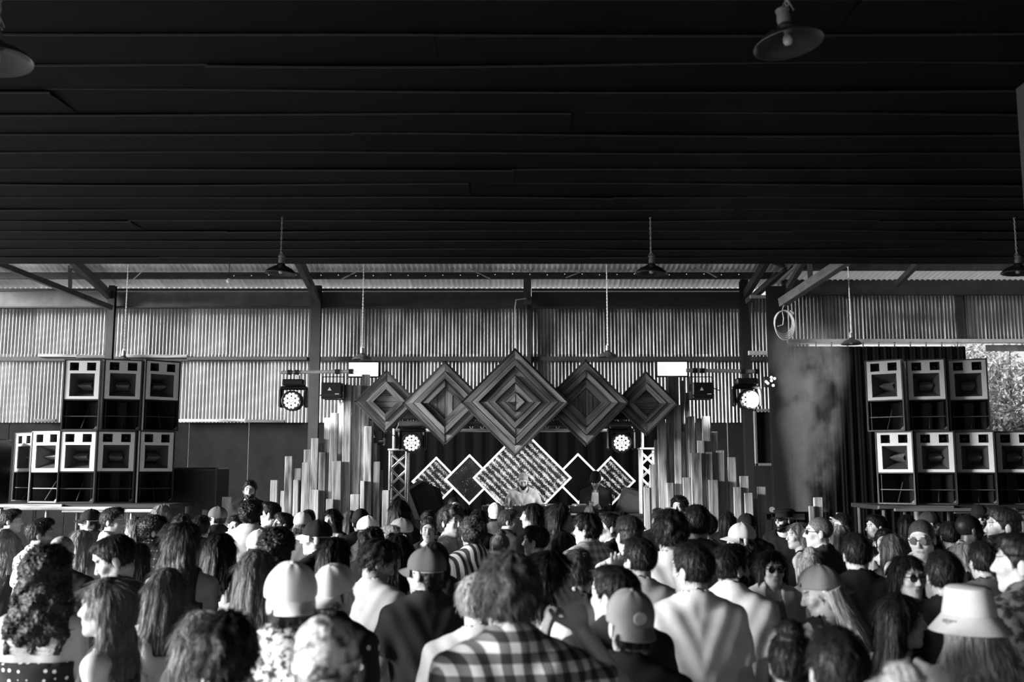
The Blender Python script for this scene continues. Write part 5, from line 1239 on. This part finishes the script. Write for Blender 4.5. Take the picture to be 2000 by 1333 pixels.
# ------------------------------------------------------------------ the crowd, one line for each person
# px, crown y, head height in px, body facing, head facing, sex, hair.tone(+hat.cloth), pose, garment.cloth, label, options
C = [
 (22, 995, 46, 140, 100, 'm', 'short.d', 'rest', 'tee.slate', 'dark haired man turned sideways under the timber-edged platform', dict(tone='p')),
 (8, 1035, 52, 175, 180, 'f', 'long_wavy.l', 'rest', 'tank.dark', 'woman with long wavy fair hair in front of the amplifier rack', {}),
 (80, 1013, 60, 150, 110, 'm', 'short.d', 'rest', 'tee.floral', 'dark haired man in patterned top beside wavy fair hair', dict(extra='stubble')),
 (178, 993, 46, -120, -85, 'm', 'under.d+cap.black', 'rest', 'tee.slate', 'man in black cap and glasses in profile under the speaker stack', dict(extra='glass', tone='p')),
 (232, 992, 50, 120, 85, 'm', 'short.d', 'rest', 'tee.light', 'dark haired man in profile facing the fair long haired woman', dict(tone='p')),
 (160, 1036, 56, 180, 180, 'f', 'long.l', 'rest', 'tank.black', 'woman with straight streaky fair hair seen from behind', {}),
 (258, 1012, 50, -100, -100, 'f', 'long_wavy.m', 'rest', 'tank.floral', 'woman with brown wavy hair facing a dark haired man', dict(tone='p')),
 (303, 1007, 58, 150, 105, 'm', 'curly.d', 'rest', 'shirt.plaid_dark', 'bearded man with dark curls in dark checked shirt', dict(extra='beard', tone='p')),
 (122, 1046, 40, 180, 180, 'm', 'buzz.l', 'rest', 'tee.dark', 'person with cropped fair hair between dark heads', dict(tone='p')),
 (100, 1070, 92, 185, 180, 'f', 'long_curly.d', 'rest', 'bandeau.dots', 'woman with long dark curls and bare back in spotted strapless top', dict(tone='f')),
 (238, 1046, 88, -130, -75, 'm', 'short.k', 'rest', 'tee.dark', 'young man in dark tee looking down to the side', dict(pitch=25, tone='f')),
 (203, 1132, 66, -100, -90, 'f', 'long_wavy.m', 'rest', 'tank.dark', 'shorter woman with light wavy hair beside the man looking down', dict(tone='f')),
 (330, 1110, 96, 185, 200, 'f', 'long.m', 'rest', 'tank.light', 'woman with long light brown hair and pale top', dict(tone='p')),
 (372, 1022, 74, 180, 145, 'f', 'long_wavy.b', 'rest', 'tank.dark', 'woman with dark wavy hair, back turned, behind light brown hair', {}),
 (398, 1196, 118, 190, 190, 'f', 'long_wavy.m', 'rest', 'tank.grey', 'woman with thick brown waves close behind light brown hair', {}),
 (318, 986, 40, 180, 160, 'f', 'long.l', 'rest', 'tank.dark', 'woman with fair hair close to the road case', {}),
 (345, 1006, 46, 180, 180, 'm', 'messy.d', 'rest', 'tee.dark', 'man with tousled dark hair behind the checked shirt', {}),
 (425, 988, 44, -140, -110, 'm', 'short.d+cap.slate', 'rest', 'jacket.black', 'man in flat grey cap near the low boards', dict(tone='p')),
 (455, 1007, 48, -40, -20, 'm', 'short.d', 'rest', 'tee.black', 'man with dark swept hair facing the camera side', dict(extra='stubble', tone='p')),
 (490, 977, 52, 180, 180, 'm', 'curly.k', 'rest', 'hoodie.light', 'curly black haired person in pale hoodie seen from behind', {}),
 (541, 981, 44, -110, -90, 'm', 'short.k', 'rest', 'shirt.white', 'dark haired man with white collar below the stepped boards', dict(tone='p')),
 (548, 1002, 46, -100, -70, 'm', 'slick.d', 'rest', 'shirt.light', 'man with slicked dark hair and glasses', dict(extra='glass', tone='p')),
 (578, 998, 48, 150, 180, 'm', 'under.m+cap.light', 'rest', 'tee.grey', 'person in plain pale cap behind curly heads', {}),
 (614, 1013, 66, -125, -85, 'm', 'under.k+cap.black', 'rest', 'tee.black', 'man in black cap with white brim in profile', dict(extra='whitebrim', tone='p')),
 (552, 1030, 74, 180, 180, 'm', 'curly.k', 'rest', 'tee.dark', 'man with big round black curls from behind', {}),
 (517, 1032, 54, 180, 200, 'm', 'under.d+cap.light', 'rest', 'tee.slate', 'person in pale cap beside black curls', {}),
 (641, 995, 44, -10, -15, 'f', 'bob.k', 'rest', 'tee.dark', 'woman with black bob facing the camera before the boards', dict(tone='p')),
 (673, 998, 42, 180, 180, 'f', 'long.m', 'rest', 'tee.slate', 'woman with straight brown hair before the boards', {}),
 (722, 1006, 44, 120, 95, 'm', 'under.d+cap.white', 'rest', 'tee.dark', 'man in bright white cap facing sideways', dict(tone='f')),
 (717, 994, 36, 180, 180, 'm', 'short.k+beanie.black', 'rest', 'tee.black', 'person in black beanie before the boards', {}),
 (715, 1032, 56, 180, 165, 'm', 'messy.k', 'rest', 'tee.black', 'dark tousled head below the white cap', {}),
 (441, 1041, 70, 180, 180, 'f', 'long.k', 'rest', 'tank.white', 'woman with long straight black hair and white top', {}),
 (492, 1074, 88, 190, 180, 'f', 'long.m', 'rest', 'tank.dark', 'woman with long straight streaky brown hair in front of curls', {}),
 (562, 1094, 128, 160, 200, 'm', 'under.m+capback.white', 'rest', 'shirt.floral', 'man in large cream cap worn backwards and patterned shirt', dict(tone='f', pitch=8)),
 (666, 1050, 74, 180, 165, 'f', 'long.k', 'rest', 'tank.black', 'woman with dark hair standing before the pin-covered jacket', {}),
 (652, 1098, 100, 165, 150, 'm', 'under.m+capback.light', 'rest', 'hoodie.pins', 'man in pale backward cap and black jacket dotted with pins', dict(tone='p')),
 (727, 1055, 80, 150, 110, 'm', 'messy.d', 'phone', 'tee.light', 'man with wavy dark hair looking down in light shirt', dict(pitch=25, tone='f', extra='stubble')),
 (632, 1203, 150, 200, 190, 'm', 'under.l+beanie.mottle', 'rest', 'tee.black', 'person in mottled pale knit hat', dict(tone='p')),
 (440, 1200, 130, 180, 200, 'm', 'messy.k', 'rest', 'tee.black', 'person with thick tousled black hair beside brown waves', {}),
 (868, 988, 60, 60, 40, 'm', 'messy.b', 'cross', 'tank.light', 'tall young man with tousled hair and bare arms folded', dict(tone='p')),
 (838, 1012, 50, 10, 0, 'f', 'slick.b', 'rest', 'tee.dark', 'smiling person with sunglasses pushed up on the head', dict(extra='shadesup', tone='p')),
 (824, 998, 42, 20, 20, 'm', 'short.d', 'rest', 'tee.slate', 'dark haired person behind pushed up sunglasses', dict(extra='glass', tone='p')),
 (793, 977, 50, 180, 180, 'f', 'long.k', 'rest', 'tee.dark', 'woman with long black hair in front of the truss tower', {}),
 (778, 1010, 52, -110, -100, 'm', 'under.d+cap.grey', 'rest', 'tee.slate', 'man in mid grey cap turned to the pale haired man', dict(tone='p')),
 (750, 1027, 46, 40, 60, 'm', 'short.l', 'rest', 'tee.grey', 'pale haired man facing the grey cap', dict(tone='p')),
 (786, 1045, 70, 180, 195, 'f', 'long.k', 'rest', 'tank.white', 'woman with long dark hair, white top, sunglasses on the head', dict(extra='shadesup')),
 (832, 1066, 92, 200, -125, 'm', 'under.d+cap.slate', 'cup', 'tee.dark', 'man in charcoal cap and dark tee holding a can', dict(tone='f')),
 (914, 1010, 64, 190, 200, 'm', 'curly.b', 'rest', 'shirt.vstripe', 'man with brown ringlets and boldly striped shirt', {}),
 (946, 998, 44, 180, 180, 'm', 'messy.d', 'rest', 'tee.dark', 'brown tousled head under the big glitter diamond', {}),
 (968, 981, 40, 180, 180, 'm', 'under.d+capback.white', 'rest', 'tee.slate', 'person in white backward cap close to the booth', {}),
 (1000, 996, 46, 130, 90, 'm', 'short.b', 'rest', 'tee.dark', 'man with brown hair in profile below the booth', dict(tone='p')),
 (1036, 1028, 58, -150, -110, 'm', 'short.k', 'rest', 'tee.black', 'black haired man with visible ear behind the bold checked shirt', dict(tone='f')),
 (966, 1036, 60, 180, 180, 'f', 'bun.m', 'rest', 'tee.light', 'person with light brown bun beside ringlets', {}),
 (1052, 984, 54, -120, -100, 'f', 'long.k', 'rest', 'tee.black', 'woman with straight black hair facing the booth end', dict(tone='p')),
 (1082, 986, 56, 130, 95, 'f', 'long_wavy.d', 'rest', 'tee.dark', 'woman with dark wavy hair and pale profile', dict(tone='p')),
 (1000, 1084, 138, 175, 190, 'm', 'messy.b', 'ear', 'shirt.plaid', 'man in bold checked shirt, hand raised beside his tousled hair', dict(tone='f')),
 (938, 1122, 100, 195, 150, 'm', 'short.l', 'rest', 'tee.light', 'fair haired person beside the checked shirt', dict(tone='p')),
 (1078, 1078, 96, 120, 95, 'f', 'bob.k', 'rest', 'tank.grey', 'woman with dark bob in profile next to the raised hand', dict(tone='p')),
 (1135, 1004, 58, -150, -115, 'm', 'messy.k', 'rest', 'shirt.plaid_pale', 'man with wavy black hair in pale checked shirt', dict(tone='p')),
 (1180, 1003, 58, -120, -85, 'm', 'short.d', 'rest', 'tee.black', 'man in black tee with sharp pale profile', dict(tone='p')),
 (1166, 990, 42, 180, 180, 'm', 'short.m', 'rest', 'tee.grey', 'light brown head beneath the booth rail', {}),
 (1240, 1009, 72, 185, 200, 'm', 'fade.d', 'rest', 'tee.white', 'man with faded haircut and white tee seen from behind', dict(tone='f')),
 (1257, 1052, 78, 185, -150, 'm', 'short.k', 'rest', 'tee.light', 'dark haired man with black strap over light tee', dict(tone='f')),
 (1300, 998, 76, 180, 180, 'm', 'messy.k', 'rest', 'tee.light', 'man with full black hair and pale tee under the planks', {}),
 (1352, 988, 68, 180, 180, 'm', 'short.k', 'rest', 'tee.slate', 'tall dark haired man in charcoal tee before the planks', {}),
 (1386, 1002, 60, -140, -110, 'm', 'short.k', 'rest', 'tee.grey', 'man with stubble beside the tall charcoal tee', dict(extra='stubble', tone='f')),
 (1437, 1019, 58, -100, -80, 'm', 'under.d+cap.light', 'rest', 'tee.dark', 'man in pale curved cap looking to the booth', dict(tone='p')),
 (1347, 1062, 104, 190, -140, 'm', 'short.k', 'rest', 'tee.white', 'broad man in loose white tee with short dark hair', dict(tone='p')),
 (1225, 1147, 138, 170, 190, 'm', 'under.d+capback.grey', 'rest', 'tee.black', 'man in grey backward cap with round badge', dict(extra='badge', tone='f', pitch=6)),
 (1196, 1107, 104, 190, -130, 'm', 'short.k', 'rest', 'shirt.dark', 'dark haired man with lit ear behind the grey cap', dict(tone='p')),
 (1140, 1076, 60, 180, 170, 'm', 'short.b', 'up', 'tee.slate', 'person pointing a raised hand behind the bob haired woman', dict(tone='p')),
 (1425, 1064, 92, 165, 120, 'm', 'short.k', 'rest', 'shirt.white', 'bearded dark haired man in white shirt', dict(extra='beard', tone='f')),
 (1548, 1022, 52, -100, -80, 'f', 'long.m', 'rest', 'tank.black', 'woman with straight fair hair in profile near the smoke', dict(tone='p')),
 (1600, 1009, 62, -130, -100, 'm', 'buzz.m', 'rest', 'tee.dark', 'man with cropped fair hair and glasses in dark tee', dict(extra='glass', tone='p')),
 (1633, 1027, 52, 180, 180, 'f', 'long.l', 'rest', 'tank.dark', 'woman with fair hair from behind beside the cropped man', {}),
 (1530, 991, 42, -40, -60, 'm', 'under.k+captain.black', 'rest', 'tee.black', 'bearded man in black peaked cap and sunglasses by the smoke', dict(extra='beard shades', tone='f')),
 (1470, 1001, 52, 170, 170, 'm', 'short.k+cap.black', 'rest', 'hoodie.black', 'person in black hooded top before the short boards', {}),
 (1517, 1077, 76, -5, 0, 'f', 'bob.k', 'rest', 'jacket.light', 'smiling woman in dark sunglasses and open pale shirt', dict(extra='shades', tone='p')),
 (1567, 1070, 62, 180, 190, 'f', 'bun.l', 'rest', 'tee.grey', 'woman with messy fair bun', {}),
 (1600, 1102, 96, -150, -95, 'f', 'long.l+capback.grey', 'rest', 'tank.black', 'woman with fair hair in grey cap worn backwards', dict(pitch=20, tone='f')),
 (1672, 1044, 84, 185, 175, 'm', 'short.k', 'rest', 'tee.black', 'broad dark haired man in black tee from behind', dict(tone='p')),
 (1716, 1033, 58, -5, -20, 'f', 'slick.k', 'rest', 'tank.slate', 'smiling woman with dark tied back hair and necklace', dict(tone='f')),
 (1704, 1006, 46, -100, -85, 'm', 'short.k', 'clap', 'tee.black', 'cheering man clapping raised hands', dict(tone='p')),
 (1752, 1044, 62, 180, 180, 'f', 'long.m', 'rest', 'tank.dark', 'woman with streaky straight hair next to the printed tee', {}),
 (1799, 1013, 72, -25, -35, 'm', 'buzz.b', 'rest', 'tee.print', 'young man with cropped hair and glasses in white printed tee', dict(extra='glass', tone='p', pitch=12)),
 (1764, 1086, 88, -10, 10, 'f', 'bob.k', 'rest', 'tank.black', 'woman with black bob in round sunglasses before the printed tee', dict(extra='shades', tone='p')),
 (1752, 1162, 112, 110, 85, 'f', 'long.k', 'rest', 'tank.black', 'woman with long black hair in shaded profile', dict(tone='f')),
 (1886, 1138, 122, 175, 185, 'f', 'long_wavy.l+bucket.light', 'rest', 'tank.slate', 'woman in pale felt bucket hat over fair hair', {}),
 (1893, 1004, 60, 60, 95, 'm', 'buzz.k', 'rest', 'tee.light', 'dark skinned man in light grey tee turned to a bearded man', dict(tone='d')),
 (1950, 992, 66, -130, -100, 'm', 'fade.d', 'rest', 'tee.white', 'bearded man in white tee facing the light grey tee', dict(extra='beard', tone='f')),
 (1912, 984, 44, -20, -20, 'm', 'under.k+cap.black', 'rest', 'tee.black', 'man in dark cap and sunglasses under the speaker platform', dict(extra='shades', tone='f')),
 (1814, 997, 46, 90, 85, 'm', 'under.k+cap.dark', 'rest', 'tee.black', 'man in dark cap and sunglasses behind the cropped hair', dict(extra='shades', tone='f')),
 (1888, 1060, 66, -150, -115, 'f', 'pony.l', 'rest', 'tank.dark', 'woman with fair ponytail and earring', dict(tone='f')),
 (1984, 1044, 90, -150, -120, 'm', 'fade.k', 'rest', 'jacket.camo', 'man with shaved sides in patterned jacket', dict(tone='f')),
 (1546, 1212, 128, 185, 160, 'f', 'bun.k', 'rest', 'tank.black', 'woman with dark bun below the grey backward cap', dict(tone='f')),
 (1748, 1292, 140, 180, 190, 'f', 'bun.l', 'rest', 'tee.grey', 'fair blurred head below the profile woman', {}),
 (1632, 1230, 120, 180, 180, 'm', 'short.k', 'rest', 'tee.black', 'short dark haired person beside the dark bun', {}),
 (1845, 1078, 58, 180, 170, 'm', 'short.k', 'rest', 'tee.black', 'dark haired person behind the felt hat', {}),
 (900, 993, 44, 180, 160, 'm', 'messy.k', 'rest', 'tee.dark', 'dark tousled head beside the white backward cap', {}),
 (605, 997, 40, 180, 180, 'm', 'short.k', 'rest', 'tee.slate', 'short dark hair beside the plain pale cap', {}),
 (1215, 1000, 42, 180, 180, 'f', 'bob.d', 'rest', 'tee.dark', 'dark bob below the stage monitor', {}),
 (1275, 994, 42, 180, 200, 'm', 'short.d', 'rest', 'tee.black', 'dark haired person below the truss on the smoke side', {}),
 (1420, 1000, 40, 180, 180, 'f', 'long.d', 'rest', 'tee.dark', 'long dark hair before the stepped boards by the smoke', {}),
 (1655, 1003, 40, 180, 180, 'm', 'short.k', 'rest', 'tee.black', 'dark head in the gloom under the curtain', {}),
 (1770, 1006, 42, 180, 180, 'f', 'long.k', 'rest', 'tee.black', 'dark long haired person in the gloom under the speakers', {}),
 (1855, 1020, 46, 180, 160, 'm', 'short.k', 'rest', 'tee.dark', 'dark short haired person between two tees', {}),
 (405, 1008, 44, 180, 180, 'm', 'short.k', 'rest', 'tee.dark', 'dark short head beside the grey flat cap', {}),
 (270, 1060, 62, 180, 180, 'f', 'long.d', 'rest', 'tank.dark', 'woman with long dark hair behind the man looking down', {}),
 (860, 1060, 60, 180, 180, 'f', 'long.d', 'rest', 'tee.dark', 'long dark haired person behind the folded arms', {}),
 (1110, 1040, 58, 180, 190, 'f', 'long.d', 'rest', 'tee.black', 'long dark hair by the pale checked shirt', {}),
 (1320, 1040, 62, 180, 180, 'm', 'short.d', 'rest', 'tee.dark', 'dark head behind the loose white tee', {}),
 (1920, 1060, 60, 180, 180, 'm', 'short.k', 'rest', 'tee.slate', 'dark head beside the fair ponytail', {}),
]
POSES['cup'] = (REST, ((.26, .03, 1.15), (.25, -.19, 1.16), (-.45, -.85, .12)), 0); VISHAND.add('cup')
POSES['ear'] = (((.37, .0, 1.33), (.235, -.03, 1.53), (-.32, -.05, 1)), REST, 0); VISHAND.add('ear')
def solve():
    rows = []
    for r in C:
        px, top, hp, sex = r[0], r[1], r[2], r[5]; D = F*.252/hp; k = (top-919)/F
        lo, hi = (1.68, 1.92) if sex == 'm' else (1.58, 1.80)
        if '+' in r[6] or 'curly' in r[6] or 'bun' in r[6]: lo += .03; hi += .04
        a, b = (2.13-hi)/k, (2.13-lo)/k
        D = min(max(D, a), b); rows.append([px, D, a*.96, min(b*1.04, 12.2)]); rows[-1][1] = min(D, rows[-1][3])
    A = np.array(rows); px0 = A[:, 0].copy(); lim = np.array([12 if r[2] < 62 else 10 if r[2] < 92 else 4 for r in C]); MIN = .56
    for it in range(700):
        mv = np.zeros(len(A)); mx = np.zeros(len(A)); x = (A[:, 0]-1000)/F*A[:, 1]
        for i in range(len(A)):
            dx, dy = x-x[i], A[:, 1]-A[i, 1]; d = np.hypot(dx, dy); m = (d < MIN) & (np.arange(len(A)) != i)
            for j in np.where(m)[0]:
                push = (MIN-d[j])*.2; mv[i] += -push if dy[j] > 0 or (dy[j] == 0 and j > i) else push
                mx[i] += (-push if dx[j] > 0 else push)*.5*F/A[i, 1]
        A[:, 1] = np.clip(A[:, 1]+mv, A[:, 2], A[:, 3]); A[:, 0] = np.clip(A[:, 0]+mx, px0-lim, px0+lim)
    return A[:, :2]
DS = solve(); PEOPLE = []
for r, (px_, D) in zip(C, DS):
    o = person(float(px_), *r[1:10], D=float(D), **r[10]); PEOPLE.append(o)
# people at the booth and beside the stage
person(1022, 924, 38, 0, 0, 'm', 'buzz.l', 'decks', 'tee.light', 'bearded man in grey tee bent over the decks', tone='p', pitch=35, extra='beard', D=14.86, base=.52, fine=True)
person(1163, 921, 38, -12, -12, 'm', 'short.k+beanie.black', 'phone', 'jacket.black', 'man in open dark jacket over a pale shirt behind the decks', tone='t', pitch=35, extra='lightunder stubble', D=14.9, base=.52, fine=True)
person(887, 971, 36, 10, 20, 'm', 'buzz.k', 'rest', 'tee.black', 'face of a dark clad man crouching beside the booth', tone='p', D=13.15, extra='stubble')
person(489, 939, 38, 0, 8, 'm', 'short.d', 'rest', 'tee.black', 'bearded man in black raised above the crowd by the dark wall', tone='p', D=12.9, base=.25, extra='beard')
rb_ = thing('riser_box', 'low black riser under the bearded man in black', 'box', (Pt(489, 950, 12.9).x, 12.9, 0))
MB().box((0, 0, .125), (.8, .7, .25), bev=.015).build('box', BLACK, rb_); MB().box((0, -.352, .2), (.7, .006, .02)).build('edge_strip', plain(.1), rb_)
person(1325, 969, 44, -10, -30, 'm', 'curly.k', 'rest', 'hoodie.grey', 'curly dark haired person facing out before the smoke-side boards', tone='p', D=12.75)
# the can in the capped man's hand
def held(o, pose, sg, fwd=.07, out=.04):
    a = [q for q in arms_of('m', pose) if q[0] == sg][0]; d = a[4]; ref = np.array((0, -1, 0)) if abs(d[1]) < .8 else np.array((0, 0, 1)); n = ref-d*(ref@d); n /= np.linalg.norm(n)
    return o.matrix_basis @ Vector(a[3]+d*fwd+n*out)
cm_ = [o for o in PEOPLE if 'holding a can' in o['label']][0]; p = held(cm_, 'cup', 1)
can = thing('drink_can', 'dark drink can held by the man in charcoal cap', 'can', p)
MB().lathe([(.001, -.08), (.026, -.08), (.033, -.070), (.033, .055), (.027, .068), (.001, .064)], 24).build('can_body', plain(.06, .25, .6), can, smooth=True)
MB().lathe([(.001, .066), (.026, .067), (.028, .071), (.026, .073)], 20).build('lid', plain(.5, .3, .7), can, smooth=True)
